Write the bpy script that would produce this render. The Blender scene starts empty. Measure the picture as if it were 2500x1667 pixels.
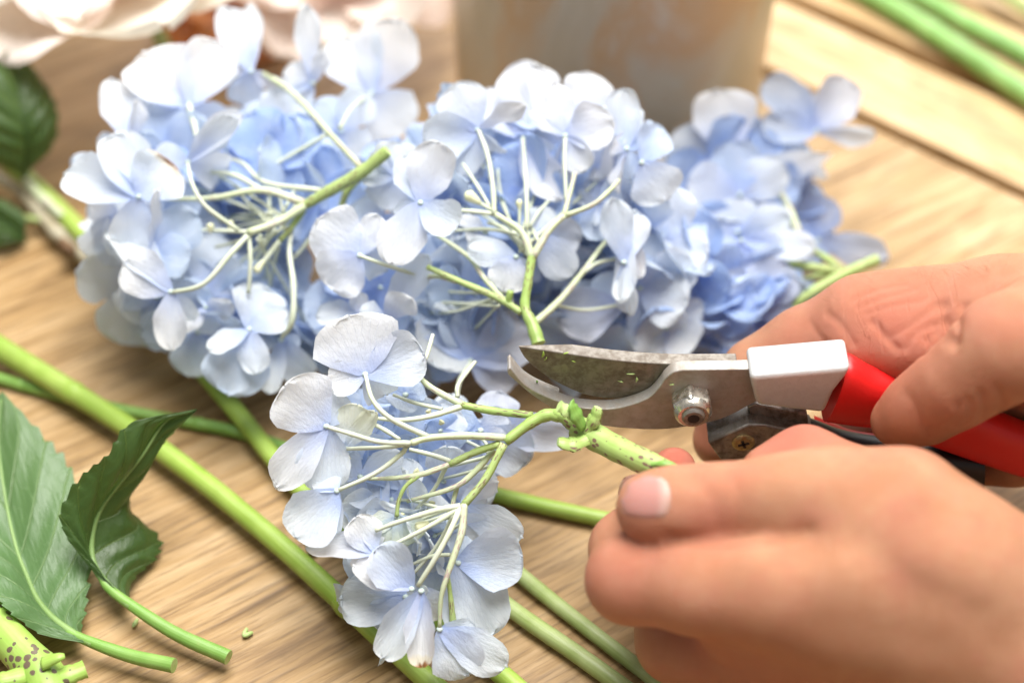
import bpy, math, random
import numpy as np
from mathutils import Vector, Matrix
R = random.Random(7)
SC = bpy.context.scene
COL = SC.collection

# ------------------------------------------------------------------ camera, light, exposure
H = 0.428                       # camera height above the table top, metres
LENS = 60.0
cam_d = bpy.data.cameras.new('camera'); cam = bpy.data.objects.new('camera', cam_d); COL.objects.link(cam)
cam.location = (0, 0, H); cam.rotation_euler = (math.radians(45), 0, 0)
cam_d.lens = LENS; cam_d.sensor_width = 36; cam_d.clip_start = 0.01; cam_d.clip_end = 50
cam_d.dof.use_dof = True; cam_d.dof.focus_distance = 0.500; cam_d.dof.aperture_fstop = 4.2
cam_d.dof.aperture_blades = 0
SC.camera = cam
world = bpy.data.worlds.new('World'); SC.world = world; world.use_nodes = True
bg = world.node_tree.nodes['Background']; bg.inputs[0].default_value = (1.0, 0.965, 0.92, 1); bg.inputs[1].default_value = 0.28

def area(name, loc, target, sx, sy, power, col):
    l = bpy.data.lights.new(name, 'AREA'); l.shape = 'RECTANGLE'; l.size = sx; l.size_y = sy
    l.energy = power; l.color = col
    o = bpy.data.objects.new(name, l); COL.objects.link(o); o.location = loc
    o.rotation_euler = (Vector(target) - Vector(loc)).to_track_quat('-Z', 'Y').to_euler()
    return o
area('ceiling_light', (0.10, 0.66, 1.48), (0.0, 0.42, 0.0), 1.0, 1.0, 53.0, (1.0, 0.975, 0.94))
area('window_light', (0.30, 1.75, 0.85), (0.05, 0.50, 0.0), 1.7, 0.9, 22.0, (1.0, 0.98, 0.95))

SC.render.engine = 'CYCLES'
SC.cycles.use_denoising = True
try: SC.cycles.denoiser = 'OPENIMAGEDENOISE'
except Exception: pass
SC.cycles.use_adaptive_sampling = True; SC.cycles.adaptive_threshold = .025
SC.cycles.max_bounces = 8; SC.cycles.transmission_bounces = 5; SC.cycles.diffuse_bounces = 4; SC.cycles.glossy_bounces = 3
SC.view_settings.view_transform = 'Standard'; SC.view_settings.look = 'None'
SC.view_settings.exposure = 0.08; SC.view_settings.gamma = 1.0

# ------------------------------------------------------------------ photo pixel -> place
FP = LENS / 36 * 2500           # focal length in photo pixels (2500 wide)
S2 = math.sqrt(.5)
CAM = np.array([0, 0, H]); FW = np.array([0, S2, -S2]); UP = np.array([0, S2, S2]); RT = np.array([1., 0, 0])
def ray(px, py): return FW + (px - 1250) / FP * RT + (833.5 - py) / FP * UP
def P(px, py, d): return CAM + ray(px, py) * d                       # at a depth from the camera
def Tz(px, py, z):                                                   # at a height above the table
    r = ray(px, py); return CAM + r * (z - H) / r[2]
Y0 = P(1690, 985, .500)[1]
def Q(px, py, off=0.0):                                              # on the upright plane of the pruner (+off metres away)
    r = ray(px, py); return CAM + r * (Y0 + off) / r[1]
def dep(p): return float(np.dot(np.asarray(p) - CAM, FW))
def px2m(n, d): return n * d / FP
V = 2500 / 2352.0
def PV(x, y, d): return P(x * V, y * V, d)
def QV(x, y, o=0.): return Q(x * V, y * V, o)

# ------------------------------------------------------------------ object helpers
def tag(o, label=None, cat=None, group=None, kind=None):
    if label: o['label'] = label
    if cat: o['category'] = cat
    if group: o['group'] = group
    if kind: o['kind'] = kind
    return o
def wloc(o): return o['_w'] if False else WL[o.name]
WL = {}
def put(o, parent, loc):
    COL.objects.link(o); WL[o.name] = Vector(loc)
    o.location = loc
    if parent is not None:
        o.parent = parent; o.matrix_parent_inverse = Matrix.Translation(-WL[parent.name])
    return o
def thing(name, label, cat, loc, group=None, parent=None):
    o = bpy.data.objects.new(name, None); o.empty_display_size = 0.01
    put(o, parent, loc)
    return tag(o, label, cat, group)
def mesh(name, verts, faces, mat, parent=None, smooth=True, uv=None, mats=None, fm=None):
    verts = np.asarray(verts, float); c = verts.mean(0)
    me = bpy.data.meshes.new(name); me.from_pydata((verts - c).tolist(), [], [tuple(int(i) for i in f) for f in faces]); 
    if smooth: me.polygons.foreach_set('use_smooth', [True] * len(me.polygons))
    for m in (mats or [mat]): me.materials.append(m)
    if fm is not None: me.polygons.foreach_set('material_index', fm)
    if uv is not None:
        l = me.uv_layers.new(name='UVMap'); idx = np.empty(len(me.loops), int); me.loops.foreach_get('vertex_index', idx)
        l.data.foreach_set('uv', np.asarray(uv, float)[idx].ravel())
    me.update()
    o = bpy.data.objects.new(name, me); put(o, parent, c)
    return o
def bevel(o, w, seg=2, ang=35):
    m = o.modifiers.new('bevel', 'BEVEL'); m.width = w; m.segments = seg; m.limit_method = 'ANGLE'; m.angle_limit = math.radians(ang)
    m.harden_normals = False
    return o
def autosmooth(o, ang=40):
    me = o.data
    me.polygons.foreach_set('use_smooth', [True] * len(me.polygons)); me.set_sharp_from_angle(angle=math.radians(ang))
def catmull(pts, n):
    pts = np.asarray(pts, float); k = len(pts)
    if k == 2:
        t = np.linspace(0, 1, n)[:, None]; return pts[0] * (1 - t) + pts[1] * t
    ext = np.vstack([2 * pts[0] - pts[1], pts, 2 * pts[-1] - pts[-2]]); out = []
    for u in np.linspace(0, k - 1, n):
        i = min(int(u), k - 2); t = u - i; a, b, c, d = ext[i:i + 4]
        out.append(.5 * (2 * b + (c - a) * t + (2 * a - 5 * b + 4 * c - d) * t * t + (3 * b - a - 3 * c + d) * t ** 3))
    return np.array(out)
def nrm(v): v = np.asarray(v, float); return v / (np.linalg.norm(v) + 1e-12)
def tube_data(pts, radii, sec=10, n=None, wob=0.0, seed=0, flat=1.0):
    """rounded tube along a smooth path; radii given per control point"""
    pts = np.asarray(pts, float); radii = np.asarray(radii, float)
    if n is None: n = max(3, (len(pts) - 1) * 6 + 1)
    c = catmull(pts, n); r = np.interp(np.linspace(0, 1, n), np.linspace(0, 1, len(radii)), radii)
    rr = random.Random(seed)
    tan = np.gradient(c, axis=0); tan /= np.linalg.norm(tan, axis=1)[:, None] + 1e-12
    ref = np.array([0, 0, 1.]) if abs(tan[0][2]) < .9 else np.array([0, 1., 0])
    u = nrm(np.cross(tan[0], ref)); vs = []; uv = []; fs = []
    L = np.concatenate([[0], np.cumsum(np.linalg.norm(np.diff(c, axis=0), axis=1))])
    ph = rr.random() * 6
    for i in range(n):
        u = nrm(u - np.dot(u, tan[i]) * tan[i]); w = np.cross(tan[i], u)
        ri = r[i] * (1 + wob * math.sin(i * 1.3 + ph) + wob * .6 * math.sin(i * 2.9 + ph * 2))
        for k in range(sec):
            a = 2 * math.pi * k / sec
            vs.append(c[i] + ri * (math.cos(a) * u + flat * math.sin(a) * w)); uv.append((L[i] * 20, k / sec))
    for i in range(n - 1):
        for k in range(sec):
            k2 = (k + 1) % sec
            fs.append((i * sec + k, i * sec + k2, (i + 1) * sec + k2, (i + 1) * sec + k))
    b = len(vs); vs.append(c[0]); uv.append((0, 0)); vs.append(c[-1]); uv.append((L[-1] * 20, 0))
    for k in range(sec):
        k2 = (k + 1) % sec
        fs.append((b, k2, k)); fs.append((b + 1, (n - 1) * sec + k, (n - 1) * sec + k2))
    return vs, fs, uv
def tube(name, pts, radii, mat, parent=None, sec=10, n=None, wob=0., seed=0, flat=1.0, capmat=None):
    vs, fs, uv = tube_data(pts, radii, sec, n, wob, seed, flat)
    fm = [0] * (len(fs) - 2 * sec) + [1 if capmat else 0] * (2 * sec)
    o = mesh(name, vs, fs, mat, parent, True, uv, mats=[mat, capmat] if capmat else None, fm=fm if capmat else None)
    if capmat: o.data.set_sharp_from_angle(angle=math.radians(50))
    return o

# ------------------------------------------------------------------ materials
def newmat(name):
    m = bpy.data.materials.new(name); m.use_nodes = True
    nt = m.node_tree; b = nt.nodes['Principled BSDF']; return m, nt, b
def N(nt, typ, **kw):
    n = nt.nodes.new(typ)
    for k, v in kw.items():
        if k.startswith('i_'):
            key = k[2:]; key = int(key) if key.isdigit() else key.replace('_', ' ')
            n.inputs[key].default_value = v
        else: setattr(n, k, v)
    return n
def ramp(nt, fac, stops, interp='LINEAR'):
    r = nt.nodes.new('ShaderNodeValToRGB'); e = r.color_ramp.elements; r.color_ramp.interpolation = interp
    while len(e) < len(stops): e.new(0.5)
    for s, (p, c) in zip(e, stops): s.position = p; s.color = (*c, 1) if len(c) == 3 else c
    nt.links.new(fac, r.inputs[0]); return r.outputs[0]
def mixc(nt, fac, a, b, mode='MIX'):
    m = nt.nodes.new('ShaderNodeMix'); m.data_type = 'RGBA'; m.blend_type = mode
    for sock, v in ((m.inputs[0], fac), (m.inputs[6], a), (m.inputs[7], b)):
        if hasattr(v, 'is_output'): nt.links.new(v, sock)
        elif isinstance(v, (int, float)): sock.default_value = v
        else: sock.default_value = (*v, 1) if len(v) == 3 else v
    return m.outputs[2]
def math_(nt, op, a, b=None, c=None):
    m = nt.nodes.new('ShaderNodeMath'); m.operation = op
    for s, v in zip(m.inputs, (a, b, c)):
        if v is None: continue
        if hasattr(v, 'is_output'): nt.links.new(v, s)
        else: s.default_value = v
    return m.outputs[0]
def bump(nt, b, height, strength=.3, dist=.001):
    n = N(nt, 'ShaderNodeBump'); n.inputs['Strength'].default_value = strength; n.inputs['Distance'].default_value = dist
    nt.links.new(height, n.inputs['Height']); nt.links.new(n.outputs[0], b.inputs['Normal']); return n
def noise(nt, vec, scale, detail=3, rough=.5, dist=0.):
    n = N(nt, 'ShaderNodeTexNoise'); n.inputs['Scale'].default_value = scale; n.inputs['Detail'].default_value = detail
    n.inputs['Roughness'].default_value = rough; n.inputs['Distortion'].default_value = dist
    if vec is not None: nt.links.new(vec, n.inputs['Vector'])
    return n.outputs['Fac']
def mapping(nt, vec, rot=(0, 0, 0), scale=(1, 1, 1)):
    m = N(nt, 'ShaderNodeMapping'); m.inputs['Rotation'].default_value = rot; m.inputs['Scale'].default_value = scale
    nt.links.new(vec, m.inputs['Vector']); return m.outputs[0]

def wood_mat(name, ang, light, mid, dark):
    m, nt, b = newmat(name)
    geo = N(nt, 'ShaderNodeNewGeometry').outputs['Position']
    g = mapping(nt, geo, (0, 0, math.radians(-ang)))
    streak = mapping(nt, g, scale=(9, 95, 30))
    n1 = noise(nt, streak, 1.6, 5, .62, .35)
    fine = noise(nt, mapping(nt, g, scale=(26, 420, 60)), 1.5, 4, .6)
    big = noise(nt, mapping(nt, g, scale=(6, 10, 8)), 1.0, 3, .55, .4)
    c = ramp(nt, n1, [(.30, dark), (.46, mid), (.62, light)])
    c2 = mixc(nt, math_(nt, 'MULTIPLY', ramp(nt, big, [(.38, (0, 0, 0)), (.62, (1, 1, 1))]), .55), c, mid)
    c3 = mixc(nt, ramp(nt, fine, [(.34, (.55,) * 3), (.52, (0,) * 3)]), c2, tuple(x * .55 for x in dark))
    pale = noise(nt, mapping(nt, g, scale=(13, 34, 8)), 1.2, 5, .6)
    stain = noise(nt, mapping(nt, g, scale=(9, 16, 8)), 1.3, 4, .6, .5)
    c3 = mixc(nt, ramp(nt, stain, [(.54, (0,) * 3), (.68, (.6,) * 3)]), c3, tuple(x * .85 for x in dark))
    c4 = mixc(nt, ramp(nt, pale, [(.60, (0,) * 3), (.72, (.55,) * 3)]), c3, tuple(min(1, x * 1.12 + .06) for x in light))  # pale patches: glare on the table top painted into the colour
    nt.links.new(c4, b.inputs['Base Color'])
    nt.links.new(math_(nt, 'MULTIPLY_ADD', fine, .18, .36), b.inputs['Roughness'])
    b.inputs['Specular IOR Level'].default_value = .32
    bump(nt, b, math_(nt, 'ADD', n1, math_(nt, 'MULTIPLY', fine, .6)), .25, .0012)
    return m
M = {}
M['wood'] = wood_mat('light_oak', 34, (.50, .34, .175), (.375, .235, .10), (.16, .085, .03))
M['wood2'] = wood_mat('oak_with_glare', -41, (.66, .48, .28), (.57, .385, .19), (.33, .195, .08))  # far planks: window glare painted in as a brighter oak tone
M['groove'], nt, b = newmat('dark_joint'); b.inputs['Base Color'].default_value = (.16, .09, .045, 1); b.inputs['Roughness'].default_value = .8

def petal_mat(name, deep, veincol, trans=.38, brown=False):
    """pale sheet; the object's own colour is the petal colour, deeper towards the claw"""
    m, nt, b = newmat(name)
    oi = N(nt, 'ShaderNodeObjectInfo'); uv = N(nt, 'ShaderNodeUVMap').outputs[0]
    sep = N(nt, 'ShaderNodeSeparateXYZ'); nt.links.new(uv, sep.inputs[0])
    t, s = sep.outputs[0], sep.outputs[1]
    f = ramp(nt, s, [(.0, (1,) * 3), (.22, (.62,) * 3), (.55, (.18,) * 3), (.95, (0,) * 3)])
    nz = noise(nt, mapping(nt, uv, scale=(1.3, 1.0, 1)), 2.4, 4, .6)
    col = mixc(nt, math_(nt, 'MULTIPLY', f, .62), oi.outputs['Color'], deep)
    col = mixc(nt, ramp(nt, nz, [(.42, (0,) * 3), (.75, (.35,) * 3)]), col, (.86, .89, .93))
    # fan of fine veins
    ang = math_(nt, 'DIVIDE', math_(nt, 'SUBTRACT', t, .5), math_(nt, 'ADD', s, .25))
    vv = math_(nt, 'ABSOLUTE', math_(nt, 'SINE', math_(nt, 'ADD', math_(nt, 'MULTIPLY', ang, 34.), math_(nt, 'MULTIPLY', nz, 5.))))
    vein = ramp(nt, vv, [(.0, (1,) * 3), (.22, (0,) * 3)])
    col = mixc(nt, math_(nt, 'MULTIPLY', vein, .10), col, veincol)
    if brown:
        e = math_(nt, 'ADD', s, math_(nt, 'MULTIPLY', nz, .22)); col = mixc(nt, ramp(nt, e, [(.94, (0,) * 3), (1.02, (.7,) * 3)]), col, (.80, .74, .58)); col = mixc(nt, ramp(nt, e, [(1.0, (0,) * 3), (1.0, (0,) * 3)]), col, (.35, .14, .03))
        col = mixc(nt, ramp(nt, math_(nt, 'SUBTRACT', e, .12), [(.93, (0,) * 3), (.97, (.9,) * 3)]), col, (.38, .15, .03))
    nt.links.new(col, b.inputs['Base Color']); b.inputs['Roughness'].default_value = .55
    b.inputs['Specular IOR Level'].default_value = .25
    cre = noise(nt, mapping(nt, uv, scale=(3.0, 1.2, 1)), 5, 4, .65)
    bp = bump(nt, b, math_(nt, 'ADD', cre, math_(nt, 'MULTIPLY', vein, -.2)), .45, .0011)
    tr = N(nt, 'ShaderNodeBsdfTranslucent'); nt.links.new(col, tr.inputs[0]); nt.links.new(bp.outputs[0], tr.inputs['Normal'])
    mx = N(nt, 'ShaderNodeMixShader'); mx.inputs[0].default_value = trans
    nt.links.new(b.outputs[0], mx.inputs[1]); nt.links.new(tr.outputs[0], mx.inputs[2])
    nt.links.new(mx.outputs[0], nt.nodes['Material Output'].inputs[0])
    return m
M['petal'] = petal_mat('blue_petal', (.27, .42, .88), (.45, .56, .86), .46)
M['petal_brown'] = petal_mat('withered_petal', (.27, .42, .88), (.45, .56, .86), .4, True)
M['cream'] = petal_mat('cream_petal', (.90, .55, .48), (.85, .7, .6), .3)

def stem_mat(name, c1, c2, spot=None, spots=.0, rough=.42, scale=90):
    m, nt, b = newmat(name)
    tc = N(nt, 'ShaderNodeTexCoord').outputs['Object']; uv = N(nt, 'ShaderNodeUVMap').outputs[0]
    n1 = noise(nt, tc, scale, 3, .55)
    col = mixc(nt, ramp(nt, n1, [(.35, (0,) * 3), (.68, (1,) * 3)]), c1, c2)
    rib = noise(nt, mapping(nt, uv, scale=(1.2, 22, 1)), 1.0, 3, .5)
    col = mixc(nt, ramp(nt, rib, [(.45, (0,) * 3), (.8, (.4,) * 3)]), col, tuple(min(1, x * 1.25 + .03) for x in c2))
    big0 = noise(nt, tc, 28, 3, .6); col = mixc(nt, ramp(nt, big0, [(.45, (0,) * 3), (.7, (.55,) * 3)]), col, tuple(x * .62 for x in c1))
    sc_ = noise(nt, mapping(nt, uv, scale=(9, 5, 1)), 1.6, 5, .7); col = mixc(nt, ramp(nt, sc_, [(.64, (0,) * 3), (.72, (.5,) * 3)]), col, (.30, .27, .10))
    if spot:
        vo = N(nt, 'ShaderNodeTexVoronoi'); vo.inputs['Scale'].default_value = spots; vo.inputs['Randomness'].default_value = 1.0
        st = N(nt, 'ShaderNodeMapping'); st.inputs['Scale'].default_value = (15, 11, 1) if spots > 400 else (1, 1, 1)
        if spots > 400: vo.inputs['Scale'].default_value = 1.0; vo.voronoi_dimensions = '2D'
        nt.links.new(uv if spots > 400 else tc, st.inputs[0]); nt.links.new(st.outputs[0], vo.inputs['Vector'])
        big = noise(nt, tc, spots * .35, 2, .5)
        thr = math_(nt, 'MULTIPLY', ramp(nt, big, [(.40, (0,) * 3), (.62, (1,) * 3)]), .30 if spots > 400 else .40)
        sp = math_(nt, 'LESS_THAN', vo.outputs['Distance'], thr)
        col = mixc(nt, math_(nt, 'MULTIPLY', sp, .85), col, spot)
    nt.links.new(col, b.inputs['Base Color']); b.inputs['Roughness'].default_value = rough
    bump(nt, b, math_(nt, 'ADD', rib, n1), .25, .0006)
    return m
M['stem'] = stem_mat('lime_stem', (.27, .42, .05), (.37, .51, .10))
M['stem_mid'] = stem_mat('green_stem', (.16, .33, .05), (.25, .43, .10))
M['stem_olive'] = stem_mat('olive_stem', (.27, .36, .09), (.44, .52, .22))
M['stem_cold'] = stem_mat('cool_green_stem', (.16, .36, .07), (.30, .52, .17))
M['stem_spot'] = stem_mat('spotted_lime_stem', (.28, .46, .07), (.37, .54, .12), (.10, .03, .055), 330)
M['stem_speck'] = stem_mat('speckled_pale_stem', (.31, .46, .11), (.42, .56, .18), (.17, .055, .075), 520)
M['branch'] = stem_mat('pale_branch', (.52, .60, .34), (.66, .71, .52), (.42, .2, .27), 420, .5)
M['branch_green'] = stem_mat('green_branch', (.32, .44, .12), (.46, .56, .24), (.17, .07, .07), 480, .5)
M['pedicel'] = stem_mat('white_pedicel', (.56, .62, .44), (.70, .74, .62), None, 0, .5)
M['twig'] = stem_mat('grey_twig', (.30, .25, .15), (.52, .48, .36), None, 0, .7)
M['cut'] = stem_mat('fresh_cut', (.40, .56, .17), (.54, .68, .30), None, 0, .5, 300)
M['eye'], nt, b = newmat('floret_eye'); b.inputs['Base Color'].default_value = (.50, .60, .56, 1); b.inputs['Roughness'].default_value = .5
M['bud'] = stem_mat('cream_bud', (.72, .74, .42), (.82, .82, .60), None, 0, .5)

def leaf_mat(name, c1, c2, vein):
    m, nt, b = newmat(name)
    uv = N(nt, 'ShaderNodeUVMap').outputs[0]; sep = N(nt, 'ShaderNodeSeparateXYZ'); nt.links.new(uv, sep.inputs[0])
    s, t = sep.outputs[0], sep.outputs[1]
    at = math_(nt, 'ABSOLUTE', t)
    ph = math_(nt, 'MULTIPLY_ADD', at, 1.9, math_(nt, 'MULTIPLY', s, 7.0))
    dv = math_(nt, 'ABSOLUTE', math_(nt, 'SINE', math_(nt, 'MULTIPLY', ph, math.pi)))
    v1 = ramp(nt, dv, [(.0, (1,) * 3), (.13, (0,) * 3)])
    ph2 = math_(nt, 'MULTIPLY_ADD', at, 14.0, math_(nt, 'MULTIPLY', s, -26.0))
    net = ramp(nt, math_(nt, 'ABSOLUTE', math_(nt, 'SINE', math_(nt, 'ADD', ph2, math_(nt, 'MULTIPLY', noise(nt, uv, 9, 3), 6.)))), [(.0, (.5,) * 3), (.16, (0,) * 3)])
    n1 = noise(nt, uv, 7, 4, .6)
    col = mixc(nt, n1, c1, c2); col = mixc(nt, math_(nt, 'MULTIPLY', v1, .95), col, vein); col = mixc(nt, math_(nt, 'MULTIPLY', net, .22), col, vein)
    nt.links.new(col, b.inputs['Base Color']); b.inputs['Roughness'].default_value = .42
    bp = bump(nt, b, math_(nt, 'ADD', math_(nt, 'MULTIPLY', v1, 1.3), math_(nt, 'MULTIPLY_ADD', net, .15, n1)), .5, .0011)
    tr = N(nt, 'ShaderNodeBsdfTranslucent'); nt.links.new(mixc(nt, .5, col, (.35, .6, .1)), tr.inputs[0])
    mx = N(nt, 'ShaderNodeMixShader'); mx.inputs[0].default_value = .16
    nt.links.new(b.outputs[0], mx.inputs[1]); nt.links.new(tr.outputs[0], mx.inputs[2]); nt.links.new(mx.outputs[0], nt.nodes['Material Output'].inputs[0])
    return m
M['leaf'] = leaf_mat('leaf_underside', (.075, .155, .05), (.115, .215, .075), (.25, .38, .16))
M['leaf_dark'] = leaf_mat('leaf_upper', (.03, .07, .014), (.055, .105, .022), (.13, .20, .05))

def skin_mat(name):
    m, nt, b = newmat(name)
    at = N(nt, 'ShaderNodeAttribute'); at.attribute_name = 'redness'
    tc = N(nt, 'ShaderNodeTexCoord').outputs['Object']
    n1 = noise(nt, tc, 70, 4, .6); n2 = noise(nt, tc, 320, 3, .6)
    base = mixc(nt, ramp(nt, n1, [(.35, (0,) * 3), (.7, (1,) * 3)]), (.46, .205, .105), (.53, .268, .15))
    col = mixc(nt, math_(nt, 'MULTIPLY', at.outputs['Fac'], .8), base, (.50, .12, .09))
    col = mixc(nt, ramp(nt, n2, [(.56, (0,) * 3), (.72, (.28,) * 3)]), col, (.60, .24, .16))
    blot = noise(nt, tc, 38, 4, .65); col = mixc(nt, ramp(nt, blot, [(.48, (0,) * 3), (.66, (.45,) * 3)]), col, (.48, .15, .095))
    nt.links.new(col, b.inputs['Base Color']); b.inputs['Roughness'].default_value = .48
    b.inputs['Specular IOR Level'].default_value = .4
    b.inputs['Subsurface Weight'].default_value = .22; b.inputs['Subsurface Radius'].default_value = (1, .32, .16); b.inputs['Subsurface Scale'].default_value = .006
    vo = N(nt, 'ShaderNodeTexVoronoi'); vo.feature = 'DISTANCE_TO_EDGE'; vo.inputs['Scale'].default_value = 900
    wr = noise(nt, mapping(nt, tc, (0, 0, .5), (120, 600, 300)), 1.0, 3, .6, .6)
    cr = N(nt, 'ShaderNodeAttribute'); cr.attribute_name = 'crease'
    h = math_(nt, 'ADD', math_(nt, 'MULTIPLY', ramp(nt, vo.outputs[0], [(0, (0,) * 3), (.25, (1,) * 3)]), .35), math_(nt, 'MULTIPLY', wr, 1.0))
    h = math_(nt, 'ADD', h, math_(nt, 'MULTIPLY', n1, .8))
    fold = noise(nt, mapping(nt, tc, (.3, .5, -.75), (260, 38, 120)), 1.0, 2, .5, .5)
    fold = ramp(nt, fold, [(.40, (0,) * 3), (.47, (1,) * 3)])
    h = math_(nt, 'ADD', h, math_(nt, 'MULTIPLY', math_(nt, 'MULTIPLY', fold, cr.outputs['Fac']), 1.3))
    bump(nt, b, h, .5, .0007)
    return m
M['skin'] = skin_mat('skin')
M['nail'], nt, b = newmat('nail'); b.inputs['Roughness'].default_value = .38; b.inputs['Specular IOR Level'].default_value = .3
sep = N(nt, 'ShaderNodeSeparateXYZ'); nt.links.new(N(nt, 'ShaderNodeUVMap').outputs[0], sep.inputs[0])
nt.links.new(ramp(nt, sep.outputs[0], [(.0, (.50, .28, .22)), (.12, (.47, .225, .19)), (.70, (.47, .225, .195)), (.84, (.52, .33, .28)), (1., (.46, .25, .19))]), b.inputs['Base Color'])
b.inputs['Subsurface Weight'].default_value = .2; b.inputs['Subsurface Scale'].default_value = .003
M['hair'], nt, b = newmat('hair'); b.inputs['Base Color'].default_value = (.22, .12, .06, 1); b.inputs['Roughness'].default_value = .4

def metal_mat(name, c1, c2, dirt, amt, rough=.38, metallic=.85, sc=140):
    m, nt, b = newmat(name); tc = N(nt, 'ShaderNodeTexCoord').outputs['Object']
    n1 = noise(nt, tc, sc, 6, .68, .4); n2 = noise(nt, tc, sc * 3.2, 5, .7)
    col = mixc(nt, n2, c1, c2)
    d = ramp(nt, math_(nt, 'MULTIPLY_ADD', n2, .35, n1), [(.56, (0,) * 3), (.78, (amt,) * 3)])
    col = mixc(nt, d, col, dirt); nt.links.new(col, b.inputs['Base Color'])
    nt.links.new(math_(nt, 'MULTIPLY_ADD', d, .4, rough), b.inputs['Roughness'])
    nt.links.new(math_(nt, 'MULTIPLY_ADD', d, -metallic * .75, metallic), b.inputs['Metallic'])
    bump(nt, b, math_(nt, 'ADD', n1, n2), .3, .0004)
    return m
M['steel'] = metal_mat('worn_steel', (.40, .385, .36), (.50, .48, .455), (.24, .18, .12), .5, .36, .5, 200)
M['blade'] = metal_mat('stained_steel', (.22, .20, .175), (.30, .28, .25), (.10, .07, .045), .65, .38, .6, 300)
M['nut'] = metal_mat('nickel_nut', (.62, .60, .54), (.72, .70, .64), (.28, .2, .1), .4, .2, 1.0)
M['alu'] = metal_mat('silver_paint', (.60, .61, .61), (.66, .67, .67), (.28, .27, .25), .15, .42, .35, 420)
M['jaw'] = metal_mat('dark_steel', (.34, .33, .31), (.46, .45, .43), (.08, .06, .04), .8, .32, .9)
M['brass'] = metal_mat('brass_screw', (.52, .40, .19), (.62, .50, .26), (.14, .09, .04), .6, .3, 1.0, 500)
M['black'], nt, b = newmat('black_plastic'); b.inputs['Base Color'].default_value = (.012, .012, .014, 1); b.inputs['Roughness'].default_value = .4
M['red'], nt, b = newmat('red_grip'); b.inputs['Base Color'].default_value = (.72, .012, .012, 1); b.inputs['Roughness'].default_value = .42
tc = N(nt, 'ShaderNodeTexCoord').outputs['Object']; bump(nt, b, noise(nt, tc, 900, 3), .15, .0003)
m, nt, b = newmat('weathered_zinc'); M['zinc'] = m
tc = N(nt, 'ShaderNodeTexCoord').outputs['Object']
n1 = noise(nt, mapping(nt, tc, scale=(17, 17, 10)), 1.0, 5, .6, .5); n2 = noise(nt, tc, 60, 4, .6)
c = ramp(nt, n1, [(.34, (.56, .47, .31)), (.48, (.64, .55, .40)), (.58, (.66, .43, .22)), (.68, (.70, .63, .51))])
nt.links.new(mixc(nt, math_(nt, 'MULTIPLY', n2, .25), c, (.5, .48, .42)), b.inputs['Base Color']); b.inputs['Metallic'].default_value = .1; b.inputs['Roughness'].default_value = .45

M['rib'] = stem_mat('leaf_rib', (.20, .33, .09), (.28, .42, .15))

# ------------------------------------------------------------------ the table
def slab(name, poly, z0, z1, mat, parent, bev=.0015):
    n = len(poly); vs = [(x, y, z0) for x, y in poly] + [(x, y, z1) for x, y in poly]
    fs = [tuple(range(n - 1, -1, -1)), tuple(range(n, 2 * n))] + [(i, (i + 1) % n, n + (i + 1) % n, n + i) for i in range(n)]
    o = mesh(name, vs, fs, mat, parent, False); bevel(o, bev); return o
table = thing('table', 'light oak work table strewn with cut stems', 'table', (0, .45, 0))
A = Tz(2084, 274, 0)[:2]; B = Tz(2500, 446, 0)[:2]
dr = np.array([math.cos(math.radians(-41)), math.sin(math.radians(-41))]); nn = np.array([-dr[1], dr[0]])   # across the planks, away from us
s0 = A + (B - A) * .45
def strip(a, b, name, mat, z=0.0, lo=-1.1, hi=.75):
    p = [s0 + nn * a + dr * lo, s0 + nn * a + dr * hi, s0 + nn * b + dr * hi, s0 + nn * b + dr * lo]
    return slab(name, [tuple(q) for q in p], -.025, z, mat, table)
gap = .0055
strip(-.75, -gap, 'board', M['wood'], 0.0)
w = [0, .052, .100, .152, .204, .256, .40]
for i in range(len(w) - 1):
    strip(w[i] + gap * .4, w[i + 1] - gap, 'board', M['wood2'], [-.0012, 0, -.0015, .0006, 0, 0][i])
strip(-.75, .40, 'underlay', M['groove'], -.012).location.z -= .004

# ------------------------------------------------------------------ the zinc vase behind
vc = Tz(1490, 360, 0); vc[1] += .03
def lathe(name, prof, c, mat, parent, n=48):
    vs = []; fs = []
    for r, z in prof:
        for k in range(n):
            a = 2 * math.pi * k / n; vs.append((c[0] + r * math.cos(a), c[1] + r * math.sin(a), c[2] + z))
    for i in range(len(prof) - 1):
        for k in range(n):
            k2 = (k + 1) % n; fs.append((i * n + k, i * n + k2, (i + 1) * n + k2, (i + 1) * n + k))
    o = mesh(name, vs, fs, mat, parent, True); o.data.set_sharp_from_angle(angle=math.radians(50)); return o
vase = thing('vase', 'weathered beige zinc vase standing behind the hydrangeas', 'vase', tuple(vc))
lathe('body', [(.001, .002), (.058, .002), (.060, .0), (.0615, .004), (.0625, .05), (.066, .12), (.069, .185), (.0672, .185), (.064, .12), (.0605, .05), (.059, .006), (.001, .006)], vc, M['zinc'], vase)
lathe('rim', [(.069, .182), (.0712, .183), (.072, .186), (.0712, .189), (.069, .190), (.0665, .189), (.0660, .186), (.0672, .183), (.069, .182)], vc, M['zinc'], vase)
lathe('foot_ring', [(.0602, .001), (.0625, .001), (.0632, .004), (.0626, .007), (.0612, .008), (.0600, .006), (.0602, .001)], vc, M['zinc'], vase)

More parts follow.
